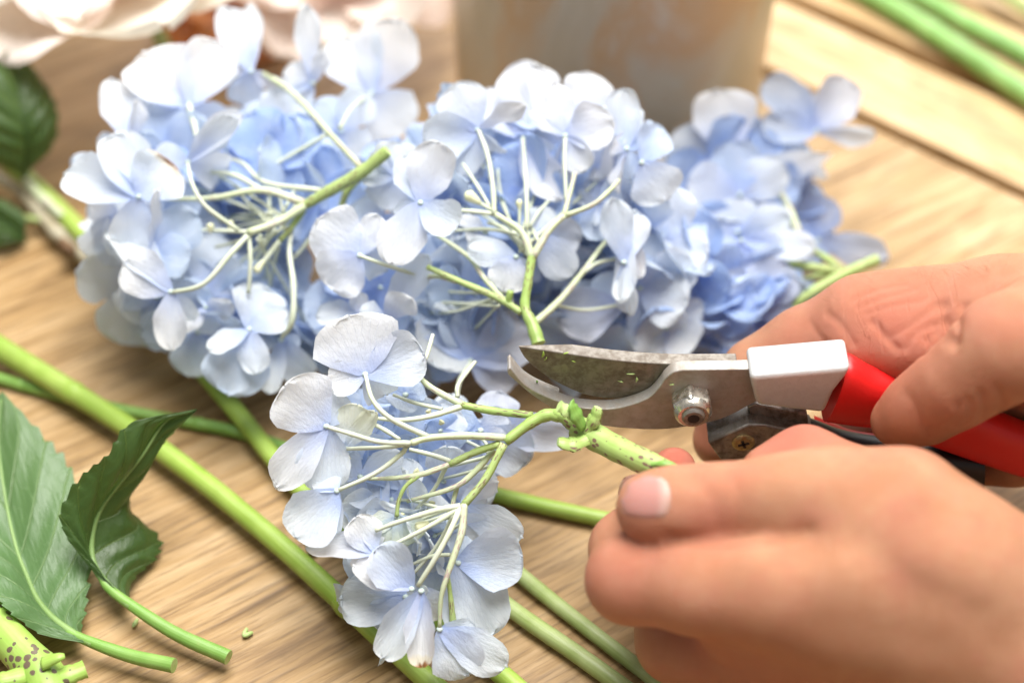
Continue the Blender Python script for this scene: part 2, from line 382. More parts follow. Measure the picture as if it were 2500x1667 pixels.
# ------------------------------------------------------------------ petals
def petal_mesh(seed, kind=0):
    r = random.Random(seed); ns, ntt = 15, 15; vs = []; uv = []; fs = []
    cup = r.uniform(-.10, .34); bend = r.uniform(-.28, .28); wv = r.uniform(.02, .07); ph = r.uniform(0, 6); pw = r.uniform(.86, 1.05)
    notch = r.uniform(0, .07); fold = r.uniform(-.10, .14); twist = r.uniform(-.2, .2)
    mx = r.uniform(.52, .62); ex = r.uniform(2.1, 2.7)
    def hw(s):
        if s > mx: return .5 * max(0., 1 - ((s - mx) / (1.0001 - mx)) ** ex) ** (1 / ex)
        q = s / mx; return .07 + .43 * (q ** .85) * (1 + .25 * q * (1 - q)) if q < 1 else .5
    for i in range(ns):
        s = .5 - .5 * math.cos(math.pi * i / (ns - 1)); 
        for j in range(ntt):
            t = -1 + 2 * j / (ntt - 1); h = hw(s) * (1 + .05 * math.sin(9 * s + ph + (3 if t > 0 else 0)) + .02 * math.sin(23 * s + ph * 2 + (1 if t > 0 else 0)))
            x = t * h
            y = s - .10 * t * t * s * (1 - s) + .02 * math.sin(9 * t + ph) * s ** 4 + .012 * math.sin(31 * t + ph) * s ** 5
            z = cup * 1.3 * (x * x) * 2 + bend * s * s + fold * abs(x) + twist * x * s
            z += wv * abs(t) ** 1.5 * math.sin(11 * s + ph + (2.1 if t > 0 else 0)) * min(1, s * 1.6) + .6 * wv * s ** 3 * math.sin(5.5 * t + ph)
            vs.append((x, y, z)); uv.append((.5 + x, s))
    for i in range(ns - 1):
        for j in range(ntt - 1):
            a = i * ntt + j; fs.append((a, a + 1, a + ntt + 1, a + ntt))
    me = bpy.data.meshes.new('petal'); me.from_pydata(vs, [], fs); me.polygons.foreach_set('use_smooth', [True] * len(fs))
    l = me.uv_layers.new(name='UVMap'); idx = np.empty(len(me.loops), int); me.loops.foreach_get('vertex_index', idx)
    l.data.foreach_set('uv', np.asarray(uv)[idx].ravel())
    me.materials.append(M['petal']); me.update(); return me
PM = [petal_mesh(100 + i) for i in range(14)]
PC = []
for me in PM[:6]:
    c = me.copy(); c.materials.clear(); c.materials.append(M['cream']); PC.append(c)
PB = []
for me in PM[3:6]:
    c = me.copy(); c.materials.clear(); c.materials.append(M['petal_brown']); PB.append(c)
WHITE = (.88, .895, .91); PALE = (.83, .89, .94); BLUE = (.66, .77, .92); DEEP = (.44, .58, .87); GREY = (.75, .80, .85); LILAC = (.68, .72, .82); CREAM = (.88, .89, .72)  # petal tones; grey and deepest blue also paint shade inside the heads

def petal_at(parent, b, t, w, roll, col, me=None, name='petal'):
    b = np.asarray(b); t = np.asarray(t); y = t - b; L = np.linalg.norm(y); y = y / L
    c = nrm(CAM - (b + t) / 2); z = nrm(c - np.dot(c, y) * y); x = np.cross(y, z); a = math.radians(roll)
    z2 = z * math.cos(a) + x * math.sin(a); x2 = np.cross(y, z2)
    m = Matrix(((*(np.column_stack([x2 * w, y * L, z2 * (L + w) / 2])[0]), b[0]), (*(np.column_stack([x2 * w, y * L, z2 * (L + w) / 2])[1]), b[1]), (*(np.column_stack([x2 * w, y * L, z2 * (L + w) / 2])[2]), b[2]), (0, 0, 0, 1)))
    o = bpy.data.objects.new(name, me or R.choice(PM)); COL.objects.link(o)
    o.parent = parent; o.matrix_parent_inverse = Matrix.Translation(-WL[parent.name]); o.matrix_basis = m
    v = R.uniform(-.06, .04); o.color = (*(max(0, min(1, k + v)) for k in col), 1)
    return o
def ball_data(r, n=8, m=5, sq=.7):
    vs = [(0, 0, r * sq)]; fs = []
    for i in range(1, m):
        a = math.pi * i / m
        for k in range(n): vs.append((r * math.sin(a) * math.cos(2 * math.pi * k / n), r * math.sin(a) * math.sin(2 * math.pi * k / n), r * sq * math.cos(a)))
    vs.append((0, 0, -r * sq))
    for k in range(n):
        fs.append((0, 1 + k, 1 + (k + 1) % n)); fs.append((len(vs) - 1, 1 + (m - 2) * n + (k + 1) % n, 1 + (m - 2) * n + k))
    for i in range(m - 2):
        for k in range(n): fs.append((1 + i * n + k, 1 + (i + 1) * n + k, 1 + (i + 1) * n + (k + 1) % n, 1 + i * n + (k + 1) % n))
    return vs, fs
vsb, fsb = ball_data(1.0)
EYE = bpy.data.meshes.new('floret'); EYE.from_pydata(vsb, [], fsb); EYE.polygons.foreach_set('use_smooth', [True] * len(fsb)); EYE.materials.append(M['eye'])
def floret_part(head, c, r=.0010):
    o = bpy.data.objects.new('floret', EYE); put(o, head, c); o.scale = (r, r, r)
    # children are placed in world space: undo the eye's scale
    return o
def petal_on(fl, *a, **k):
    o = petal_at(fl, *a, **k)
    s = fl.scale[0]; o.matrix_parent_inverse = Matrix.Scale(1 / s, 4) @ Matrix.Translation(-WL[fl.name]); return o

TILE = dict(A1=(150, 0), A2=(150, 430), B1=(780, 130), B2=(780, 560), C1=(1500, 190), C2=(1300, 560), D1=(640, 750), D2=(640, 1140))
def tp(tile, u, v): x, y = TILE[tile]; return x + u / 3, y + v / 3
def florets(head, base, specs):
    """spec: (tile, cx, cy, mm behind the head's face, colour, [(tipx, tipy, tip mm, width, roll[, colour])...]); mm count away from the camera"""
    for tile, cx, cy, mm, col, pets in specs:
        d = base + mm / 1000; c = P(*tp(tile, cx, cy), d); fl = floret_part(head, c)
        for p in pets:
            tx, ty, dm, wd = p[:4]; roll = p[4] if len(p) > 4 else R.uniform(-14, 14); pc = p[5] if len(p) > 5 else col
            t = P(*tp(tile, tx, ty), d + dm / 1000)
            petal_on(fl, c, c + (t - c) * 1.05, px2m(wd / 3, d + dm / 2000) * 1.12, roll, pc, R.choice(PB) if len(p) > 6 else None)
def fillers(head, n, cx, cy, rx, ry, d0, d1, seed, cols, L=(.017, .024), clear=.012, node=None):
    r = random.Random(seed); made = 0; tries = 0
    while made < n and tries < n * 30 and n > 0:
        tries += 1
        a = r.uniform(0, 6.283); q = math.sqrt(r.random()); px = cx + rx * q * math.cos(a); py = cy + ry * q * math.sin(a)
        d = d0 + (d1 - d0) * (r.random() * (1 - .35 * q * q))
        c = P(px, py, d)
        if c[2] < clear + .004: continue
        tocam = nrm(CAM - c); face = nrm(tocam * .9 + np.array([r.gauss(0, .6), r.gauss(0, .6), r.gauss(0, .6)]) + (RT * (px - cx) / rx + UP * (cy - py) / ry) * .55)
        u = nrm(np.cross(face, [r.gauss(0, 1) for _ in range(3)])); v = np.cross(face, u); fl = floret_part(head, c)
        col = r.choice(cols)
        for k in range(4):
            th = k * math.pi / 2 + r.uniform(-.2, .2); l = r.uniform(*L); dirv = nrm(u * math.cos(th) + v * math.sin(th) + face * r.uniform(-.25, .35)); t = c + dirv * l
            if t[2] < clear: t[2] = clear
            wv = nrm(np.cross(t - c, face)); y = nrm(t - c); cc = nrm(CAM - (c + t) / 2); z = nrm(cc - np.dot(cc, y) * y); x = np.cross(y, z)
            nf = np.cross(wv, y); roll = math.degrees(math.atan2(np.dot(nf, x), np.dot(nf, z)))
            petal_on(fl, c, t, l * r.uniform(.9, 1.15), roll, col)
        made += 1
        if node is not None and r.random() < .4:
            nd = P(node[0] + r.uniform(-25, 25), node[1] + r.uniform(-25, 25), node[2]); mid = (c * .55 + nd * .45) + UP * r.uniform(-.004, .004) + RT * r.uniform(-.004, .004)
            tube('pedicel', [c, mid, nd], [.0004, .0005, .0006], M['pedicel'], head, 6)
def branch(head, name, pts, mat, base, r, sec=8, cap=None):
    """pts: (tile, u, v, mm) with mm behind the face; r: radius in photo pixels per point"""
    pp = [P(*tp(t, u, v), base + mm / 1000) for t, u, v, mm in pts]
    rr = r if isinstance(r, (list, tuple)) else [r] * len(pp)
    return tube(name, pp, [px2m(a, base) for a in rr], mat, head, sec, None, .05, R.randint(0, 999), capmat=cap)

# ------------------------------------------------------------------ hydrangea heads
GH = 'cut blue hydrangea heads'
# head A: left
dA = .548
hA = thing('hydrangea', 'widest pale blue hydrangea head, its green cut stalk lying across the open florets', 'flower', tuple(P(945, 372, dA)))
florets(hA, dA, [
 ('A1', 935, 765, 26, WHITE, [(600, 400, 6, 470, 5), (1140, 375, 8, 380, -8), (700, 1070, 8, 400, 10, PALE), (1200, 900, 10, 230, 25, PALE)]),
 ('A1', 505, 1050, 22, GREY, [(380, 600, 6, 270, 15), (545, 750, -4, 150, 40, WHITE), (330, 1100, 8, 200, 10)]),
 ('A1', 565, 1440, -2, PALE, [(55, 1270, 4, 330, 8), (400, 1050, 6, 340, 10, PALE), (790, 1200, 2, 400, -6, PALE, 1), (480, 1790, 4, 300, -12, PALE)]),
 ('A2', 420, 300, 8, GREY, [(330, 640, 4, 250, 20), (215, 180, 6, 230, -20, WHITE), (250, 480, 8, 190, 10)]),
 ('A2', 650, 565, 2, BLUE, [(975, 290, 4, 330, 8), (930, 590, 2, 300, -5), (560, 230, 4, 300, -5, LILAC), (700, 130, -8, 200, 68, WHITE), (730, 300, 5, 280, 0, LILAC)]),
 ('A2', 800, 845, -6, WHITE, [(465, 640, -1, 330, -12), (800, 1250, -2, 230, 8), (960, 1060, 4, 170, 20, PALE), (390, 360, 8, 260, 25, PALE)]),
 ('A2', 1050, 835, 12, PALE, [(1100, 440, 8, 360, 0, PALE), (1340, 690, 4, 300, 10, GREY), (865, 720, 6, 230, 12), (1010, 890, 5, 150, 20)]),
 ('A2', 1060, 960, 6, PALE, [(1240, 950, -4, 180, 30, WHITE), (910, 1150, -4, 140, 40, WHITE), (1020, 1130, 4, 240, 0)]),
 ('A2', 1375, 1120, -4, BLUE, [(1090, 1260, -5, 200, 42, PALE), (1230, 1570, 2, 440, 4, BLUE), (1490, 810, 4, 380, 8, PALE), (1430, 1425, -2, 230, 22, PALE), (1640, 980, 2, 240, -18, PALE)]),
 ('A2', 1000, 1140, 10, GREY, [(930, 1440, 4, 290, 10, (.62, .70, .74)), (1060, 1420, 8, 280, 0)]),
 ('A2', 1610, 1200, 6, PALE, [(1560, 1580, -2, 170, 25), (1790, 1500, 4, 250, 10), (1720, 1250, 3, 160, 10, BLUE)]),
 ('A2', 700, 890, 16, BLUE, [(410, 915, 2, 170, 20, PALE), (595, 1095, 0, 110, 50, PALE), (690, 1070, 6, 200, 0, (.45, .56, .76))]),
 ('A2', 2185, 580, -14, WHITE, [(1900, 330, 2, 400, 6), (1960, 790, -1, 380, -10), (2310, 300, 1, 220, -16), (2400, 700, 9, 220, 8, PALE)]),
 ('A1', 1390, 525, 38, PALE, [(1195, 60, 2, 240, 10), (1370, 60, 6, 200, -22), (1190, 440, 8, 200, 20, GREY), (1330, 780, 6, 260, 0, BLUE), (1650, 640, -4, 120, 25, WHITE)]),
 ('A1', 1840, 610, 36, PALE, [(1790, 70, 2, 170, 22, GREY), (1630, 560, 3, 250, 10), (1920, 390, -3, 130, 30, WHITE), (1730, 760, 5, 190, 8)]),
 ('A1', 2275, 680, 44, PALE, [(2060, 300, 4, 430, 6), (2440, 210, 6, 430, 0, WHITE), (2500, 960, 4, 420, -8), (2000, 830, -2, 240, 35)]),
 ('A1', 1550, 1000, 34, BLUE, [(1320, 830, 4, 300, 8), (1650, 700, 4, 330, 0, PALE), (1700, 1180, 2, 300, 10), (1330, 1160, 4, 320, -10)]),
 ('A1', 2050, 960, 36, PALE, [(2190, 700, 3, 260, 10), (2210, 1130, 2, 260, 0), (1850, 770, 4, 260, 8, BLUE), (1900, 1180, 4, 280, 0)]),
 ('A1', 925, 1185, 6, PALE, [(1225, 850, 0, 220, 35, GREY), (1300, 880, 5, 170, -20, WHITE), (690, 1160, 8, 230, 10), (1220, 1260, 12, 260, 8, WHITE)]),
 ('A1', 2400, 1250, 30, BLUE, [(2200, 1150, 4, 260, 6), (2330, 1020, 6, 300, 0, DEEP), (2550, 1400, 3, 300, 0)]),
])
fillers(hA, 27, 560, 520, 230, 250, dA + .022, dA + .062, 11, [BLUE, BLUE, PALE, DEEP], node=(680, 540, dA + .004))
fillers(hA, 9, 620, 780, 170, 60, dA + .016, dA + .040, 12, [BLUE, DEEP], node=(640, 590, dA + .002))
fillers(hA, 6, 350, 600, 60, 110, dA + .018, dA + .040, 13, [PALE, BLUE])
branch(hA, 'stem', [('A1', 2390, 1105, -6), ('A1', 2200, 1260, -3), ('A1', 1960, 1400, 0), ('A1', 1790, 1500, 2)], M['branch_green'], dA, [15, 16, 15, 12], 10, M['cut'])
for pts, mt, r in [
 ([('A1', 1800, 1495, 2), ('A2', 1600, 330, 0), ('A2', 1370, 415, -4)], 'branch', [11, 10, 10]),
 ([('A1', 1800, 1495, 2), ('A1', 1470, 1395, 4), ('A1', 1120, 1450, 8), ('A1', 770, 1460, 12)], 'branch', [10, 9, 7, 5]),
 ([('A1', 2190, 1220, 0), ('A1', 1960, 975, 14), ('A1', 1700, 690, 26), ('A1', 1480, 540, 34)], 'branch', [8, 8, 8, 6]),
 ([('A1', 1950, 985, 15), ('A1', 1640, 1160, 18), ('A1', 1400, 1300, 20)], 'pedicel', [5, 5, 4]),
 ([('A1', 2040, 940, 18), ('A1', 2130, 790, 28), ('A1', 2270, 690, 42)], 'pedicel', [6, 5, 4]),
 ([('A1', 1900, 1395, 4), ('A1', 1500, 1340, 10), ('A1', 1330, 1200, 16), ('A1', 1180, 1150, 18)], 'pedicel', [7, 6, 5, 4]),
 ([('A1', 1480, 1400, 6), ('A1', 1250, 1280, 12), ('A1', 980, 1260, 16)], 'pedicel', [7, 6, 4]),
 ([('A2', 1300, 400, -4), ('A2', 1060, 225, -6), ('A2', 960, 60, -4), ('A1', 925, 1200, 4)], 'pedicel', [6, 5.5, 5, 4]),
 ([('A2', 1360, 440, -4), ('A2', 1230, 580, -7), ('A2', 1040, 790, -9), ('A2', 815, 850, -7)], 'pedicel', [7, 7, 6, 5]),
 ([('A2', 1375, 440, -3), ('A2', 1385, 640, -4), ('A2', 1370, 860, -3)], 'pedicel', [6, 5.5, 5]),
 ([('A2', 1360, 410, -3), ('A2', 1150, 400, 4), ('A2', 990, 395, 10)], 'pedicel', [6, 5, 4]),
 ([('A1', 2270, 1230, 4), ('A1', 2100, 1390, 8), ('A1', 2040, 1560, 12)], 'branch_green', [10, 10, 8]),
 ([('A2', 1780, 240, 4), ('A2', 1680, 380, 4), ('A2', 1600, 470, 4)], 'branch_green', [8, 8, 7]),
 ([('A2', 1600, 470, 4), ('A2', 1440, 680, 2)], 'pedicel', [6, 7]),
 ([('A2', 1690, 360, 6), ('A2', 1670, 560, 4), ('A2', 1700, 800, 0), ('A2', 1690, 1060, -3), ('A2', 1615, 1180, 2)], 'pedicel', [6, 6, 8, 8, 6]),
 ([('A2', 1600, 480, 8), ('A2', 1560, 640, 12), ('A2', 1530, 800, 16)], 'pedicel', [5, 4, 4]),
 ([('A2', 1850, 420, 8), ('A2', 1740, 560, 10), ('A2', 1660, 640, 12)], 'pedicel', [5, 5, 4]),
 ([('A2', 1340, 460, 0), ('A2', 1220, 500, 6), ('A2', 1130, 520, 10)], 'pedicel', [5, 4, 4]),
 ([('A1', 935, 775, 26), ('A1', 970, 900, 22), ('A1', 1000, 1040, 16)], 'pedicel', [8, 8, 7]),
 ([('A1', 1380, 820, 32), ('A1', 1480, 1050, 26), ('A1', 1540, 1180, 24)], 'pedicel', [5, 5, 4]),
]: branch(hA, 'branch', pts, M[mt], dA, r, 7)

# head B: middle
dB = .535
hB = thing('hydrangea', 'pale blue hydrangea head with forked white stalks, cut end just behind the pruner blade', 'flower', tuple(P(1313, 837, dB)))
florets(hB, dB, [
 ('B1', 1490, 615, 24, WHITE, [(1560, 70, 4, 430, 4), (1260, 270, 6, 400, 10), (1730, 1080, -4, 310, -24), (1330, 760, 8, 260, 6, BLUE), (1640, 790, 8, 240, 0, PALE)]),
 ('B1', 1800, 605, 12, WHITE, [(1715, 240, 2, 210, 8), (1560, 420, 0, 150, 30), (2120, 500, -4, 330, -10), (1960, 840, 0, 210, 12, (.76, .78, .80))]),
 ('B1', 1960, 480, 26, WHITE, [(1960, 140, 2, 330, 6), (2070, 900, 2, 240, 10), (1750, 850, -2, 140, 8, (.74, .76, .80))]),
 ('B1', 1160, 560, 12, WHITE, [(990, 250, 2, 350, 4, (.78, .81, .83)), (790, 620, 2, 330, -8, PALE), (1010, 870, 3, 260, 6, PALE), (1490, 380, -4, 170, 52), (1350, 730, 2, 110, 40, PALE)]),
 ('B1', 740, 1095, -6, WHITE, [(860, 690, 2, 330, 6), (640, 760, 6, 260, 10, (.72, .77, .80)), (975, 1300, 0, 270, -14, PALE), (520, 1520, -3, 310, 8), (585, 1200, 3, 130, 20, PALE)]),
 ('B1', 560, 900, 14, GREY, [(360, 830, 2, 260, 6, (.74, .79, .80)), (560, 660, 2, 300, 0, (.76, .80, .82)), (470, 1120, 4, 300, 8, GREY)]),
 ('B1', 430, 1250, 20, GREY, [(330, 1080, 2, 280, 0, (.72, .79, .84)), (560, 1350, 2, 280, 0, GREY), (300, 1400, 3, 280, 0, PALE)]),
 ('B1', 2250, 700, 16, PALE, [(2210, 310, 4, 230, 6, PALE), (2190, 1000, -4, 150, 62, WHITE), (2160, 640, 0, 190, 20, WHITE), (2340, 560, 4, 240, 0, BLUE), (2300, 380, 6, 170, 0)]),
 ('B1', 2360, 800, 14, BLUE, [(2530, 1060, 0, 370, 4, GREY), (2500, 540, 4, 260, 10, BLUE), (2190, 820, 4, 200, 10)]),
 ('B2', 1600, 40, 10, GREY, [(1910, 60, 2, 270, 8, (.66, .71, .78)), (1830, 330, 0, 270, -8, (.68, .73, .80)), (1640, -130, 5, 220, 0)]),
 ('B2', 1440, 200, -1, WHITE, [(1110, 140, 2, 210, 12, PALE), (1360, 430, -2, 300, 8), (1510, 300, 2, 120, 20, PALE)]),
 ('B2', 1215, 20, 4, PALE, [(1090, 80, 0, 140, 20, (.74, .76, .78)), (1040, -90, 3, 130, 30, WHITE)]),
 ('B2', 1105, 960, 16, BLUE, [(1240, 560, 3, 420, 0, (.60, .68, .82)), (800, 500, 5, 370, 6, (.60, .68, .82)), (1540, 760, 2, 370, -6, LILAC), (1440, 1110, 2, 300, 8, LILAC), (790, 960, 8, 300, 0, DEEP)]),
 ('B2', 480, 640, 0, PALE, [(770, 210, 2, 230, 22, PALE), (320, 600, -3, 170, 20), (660, 500, -5, 230, 30, WHITE)]),
 ('B2', 310, 625, 4, PALE, [(-10, 630, 2, 200, 25, PALE), (280, 480, 2, 140, 20, WHITE)]),
 ('B1', 2230, 1530, 8, GREY, [(2150, 1090, 2, 220, 8, GREY), (2310, 1180, 6, 240, 0, PALE), (2260, 1900, 2, 170, 22, PALE)]),
 ('C2', 690, 20, 10, PALE, [(670, 510, -2, 170, 20, PALE), (760, 330, 4, 170, -20, WHITE)]),
 ('C2', 650, 560, 22, LILAC, [(210, 650, 2, 370, 0, LILAC), (560, 330, 6, 300, 0, BLUE)]),
 ('C2', 790, 430, 26, PALE, [(1130, 240, 2, 330, 10), (1110, 560, -2, 380, -6), (980, 880, 4, 420, 0), (880, 60, 4, 360, 0, PALE)]),
 ('C2', 980, 720, 30, PALE, [(1160, 850, 2, 330, 0), (760, 830, 4, 380, 0, PALE), (1240, 560, 6, 200, 20)]),
 ('B1', 2050, 1080, 18, BLUE, [(1930, 1150, 2, 260, 0, PALE), (2200, 1010, 3, 220, 10), (2080, 1330, 4, 300, 0)]),
])
fillers(hB, 20, 1260, 440, 220, 200, dB + .024, dB + .066, 21, [BLUE, BLUE, DEEP, PALE], node=(1290, 600, dB))
fillers(hB, 20, 1040, 740, 200, 150, dB + .022, dB + .060, 22, [BLUE, DEEP, PALE], node=(1230, 730, dB))
fillers(hB, 18, 1520, 700, 150, 200, dB + .030, dB + .066, 23, [BLUE, DEEP, PALE])
branch(hB, 'stem', [('B2', 1605, 838, -12), ('B2', 1560, 700, -10), ('B2', 1505, 570, -8), ('B2', 1525, 400, -7), ('B2', 1555, 200, -6)], M['stem_speck'], dB, [18, 16, 12, 11, 11], 10, M['cut'])
for pts, mt, r in [
 ([('B2', 1555, 210, -6), ('B2', 1480, 20, -4), ('B1', 1290, 1180, -2)], 'branch', [11, 9, 8]),
 ([('B2', 1560, 210, -6), ('B2', 1680, 10, -4), ('B1', 1790, 1190, -2)], 'branch', [11, 9, 8]),
 ([('B1', 1790, 1190, -2), ('B1', 1830, 1040, 2), ('B1', 1870, 880, 6)], 'branch', [7, 6, 6]),
 ([('B1', 1800, 620, 12), ('B1', 1795, 800, 9), ('B1', 1810, 1100, 2)], 'pedicel', [5, 5, 5]),
 ([('B1', 1800, 1190, -2), ('B1', 2000, 1110, -2), ('B1', 2120, 1010, 0), ('B1', 2195, 930, 4)], 'branch', [7, 6, 6, 5]),
 ([('B1', 1280, 1180, -2), ('B1', 1270, 980, 2), ('B1', 1230, 740, 7), ('B1', 1165, 565, 12)], 'pedicel', [7, 7, 6, 5]),
 ([('B1', 1250, 1130, 0), ('B1', 1150, 960, 6), ('B1', 1050, 810, 12)], 'pedicel', [5, 5, 4]),
 ([('B1', 1280, 1180, 0), ('B1', 1130, 1160, -2), ('B1', 990, 1150, 0)], 'pedicel', [6, 6, 5]),
 ([('B1', 1520, 1290, 0), ('B1', 1515, 1000, 6), ('B1', 1490, 620, 22)], 'pedicel', [6, 6, 5]),
 ([('B1', 1500, 1420, -2), ('B1', 1360, 1290, 2), ('B1', 1230, 1240, 4)], 'pedicel', [5, 5, 4]),
 ([('B1', 1450, 1330, 0), ('B1', 1250, 1290, 2), ('B1', 960, 1300, 6)], 'pedicel', [5, 5, 4]),
 ([('B1', 1460, 1300, 4), ('B1', 1465, 1180, 4), ('B1', 1465, 1070, 4)], 'pedicel', [4, 4, 5]),
 ([('B1', 1540, 1270, 8), ('B1', 1610, 1160, 12), ('B1', 1690, 1070, 16)], 'pedicel', [4, 4, 4]),
 ([('B2', 1480, 610, -8), ('B2', 1300, 500, -6), ('B2', 1000, 370, -4), ('B2', 790, 275, -2)], 'branch_green', [9, 9, 8, 7]),
 ([('B2', 1000, 380, -4), ('B2', 880, 345, 0), ('B2', 770, 350, 4)], 'branch', [7, 7, 6]),
 ([('B2', 700, 330, 2), ('B2', 480, 260, -4), ('B2', 300, 195, -6)], 'pedicel', [6, 5, 4]),
 ([('B2', 1350, 520, -6), ('B2', 1210, 360, 0), ('B2', 1090, 200, 4), ('B2', 830, 20, 10)], 'branch', [8, 7, 6, 5]),
 ([('B2', 1480, 600, -6), ('B2', 1390, 540, -7), ('B2', 1400, 450, -8)], 'stem_speck', [8, 7, 9]),
 ([('B2', 1570, 690, -4), ('B2', 1760, 520, 4), ('B2', 1930, 310, 12), ('B2', 2130, 40, 22)], 'branch', [10, 9, 7, 5]),
 ([('B2', 1930, 320, 12), ('B2', 2030, 250, 14), ('B2', 2170, 215, 16)], 'pedicel', [5, 5, 4]),
 ([('B2', 1750, 560, 8), ('B2', 1950, 590, 16), ('B2', 2220, 550, 22)], 'pedicel', [4, 4, 4]),
 ([('B2', 1115, 970, 14), ('B2', 1030, 1100, 10), ('B2', 1005, 1240, 4)], 'pedicel', [6, 6, 5]),
]: branch(hB, 'branch', pts, M[mt], dB, r, 7)
def bud(head, base, tile, u, v, mm, u2, v2, rpx, mat='bud'):
    a = P(*tp(tile, u, v), base + mm / 1000); b = P(*tp(tile, u2, v2), base + mm / 1000); r = px2m(rpx, base)
    tube('bud', [b, b * .4 + a * .6, a, a + (a - b) * .25], [r * .35, r * .8, r, r * .35], M[mat], head, 8, 9)
bud(hB, dB, 'B1', 1090, 1040, 0, 1180, 1100, 15); tube('branch', [P(*tp('B1', 1170, 1095), dB), P(*tp('B1', 1265, 1150), dB)], [px2m(5, dB)] * 2, M['pedicel'], hB, 6)
bud(hB, dB, 'B1', 1463, 1090, 4, 1465, 1150, 9)
bud(hA, dA, 'A2', 1430, 690, 1, 1480, 620, 11); bud(hA, dA, 'A2', 1090, 360, 4, 1090, 420, 10); bud(hA, dA, 'A2', 1240, 340, 6, 1230, 400, 8)

# head C: right, behind
dC = .590
hC = thing('hydrangea', 'hazy blue hydrangea head lying beyond the hand that holds the pruner', 'flower', tuple(P(2145, 630, dC)))
florets(hC, dC, [
 ('C1', 850, 560, 20, WHITE, [(770, 110, 2, 430, 4), (420, 560, 6, 400, 8, (.70, .75, .80)), (1010, 380, 4, 210, 10), (1080, 540, 8, 180, 10, PALE)]),
 ('C1', 520, 640, 26, PALE, [(400, 480, 3, 280, 0, WHITE), (490, 760, 0, 220, 10, WHITE), (700, 480, 5, 260, 0, GREY)]),
 ('C1', 920, 855, 8, BLUE, [(545, 800, 0, 370, 6, (.76, .82, .92)), (870, 510, 4, 360, 0), (1215, 660, 2, 300, -6, PALE), (1120, 860, 3, 130, 20, WHITE)]),
 ('C1', 1480, 390, 26, PALE, [(1690, 60, 4, 300, 6, (.74, .80, .92)), (1130, 60, 6, 290, 14, (.55, .62, .74)), (1870, 390, 2, 150, 30, GREY), (1080, 400, -2, 260, 20, (.58, .65, .76)), (1300, 170, 8, 300, 0, (.62, .68, .80))]),
 ('C1', 1290, 470, 32, LILAC, [(1310, 870, 2, 280, 0, (.46, .52, .70)), (1180, 640, 4, 260, 0, (.56, .62, .76)), (1110, 420, 4, 240, 0, PALE)]),
 ('C1', 1390, 1180, 30, (.42, .50, .72), [(1540, 910, 2, 300, 0), (1320, 960, 5, 260, 0), (1330, 800, 8, 260, 0, (.48, .55, .72))]),
 ('C1', 1490, 1190, 24, (.52, .58, .70), [(1960, 1290, 2, 230, 12)]),
 ('C1', 900, 1130, 4, PALE, [(490, 1170, 2, 330, 4, PALE), (1270, 1020, 2, 250, 16, PALE), (900, 900, 3, 260, 0, PALE)]),
 ('C1', 930, 1190, -4, (.76, .82, .93), [(480, 1250, 0, 170, 40), (1440, 1250, -2, 230, -25), (760, 1560, 3, 420, 6), (1160, 1330, 1, 320, 8)]),
 ('C2', 1590, 570, -10, GREY, [(1210, 650, 0, 190, 8, (.62, .66, .76)), (1440, 330, 3, 200, 8, (.64, .68, .78)), (1850, 270, 4, 360, 0, (.56, .61, .73)), (2010, 560, 2, 290, -6, (.56, .63, .77)), (1390, 830, 1, 340, 4, (.57, .65, .80))]),
 ('C2', 1540, 950, -6, GREY, [(1190, 760, 2, 230, 6, (.58, .65, .78)), (1640, 740, 4, 300, 0, (.56, .64, .80))]),
 ('C2', 1180, 260, 20, BLUE, [(1120, 620, 4, 330, 0), (1350, 430, 4, 330, 0), (1050, 330, 3, 220, 0, PALE)]),
])
fillers(hC, 22, 1800, 560, 170, 190, dC + .020, dC + .055, 31, [BLUE, DEEP, DEEP, PALE])
fillers(hC, 12, 1740, 760, 130, 110, dC - .004, dC + .035, 32, [BLUE, DEEP, DEEP])
branch(hC, 'stem', [('C1', 1935, 1330, -2), ('C1', 1780, 1395, -2), ('C1', 1600, 1480, -4), ('C1', 1400, 1600, -6), ('C1', 1250, 1720, -4)], M['branch_green'], dC, [14, 14, 13, 13, 11], 10, M['cut'])
for pts, mt, r in [
 ([('C1', 1700, 1430, -2), ('C1', 1590, 1350, 4), ('C1', 1470, 1270, 10)], 'branch_green', [9, 9, 8]),
 ([('C1', 1480, 1290, 8), ('C1', 1370, 1180, 10), ('C1', 1290, 980, 14), ('C1', 1210, 820, 18)], 'branch', [12, 11, 10, 8]),
 ([('C1', 1650, 1420, -2), ('C1', 1450, 1390, -4), ('C1', 1250, 1355, -2)], 'branch_green', [10, 12, 9]),
 ([('C1', 1330, 1200, 10), ('C1', 1220, 1110, 12), ('C1', 1120, 1120, 14)], 'branch_green', [11, 11, 8]),
 ([('C1', 1650, 1420, 2), ('C1', 1500, 1450, 6), ('C1', 1380, 1480, 10)], 'branch_green', [8, 8, 7]),
]: branch(hC, 'branch', pts, M[mt], dC, r, 7)

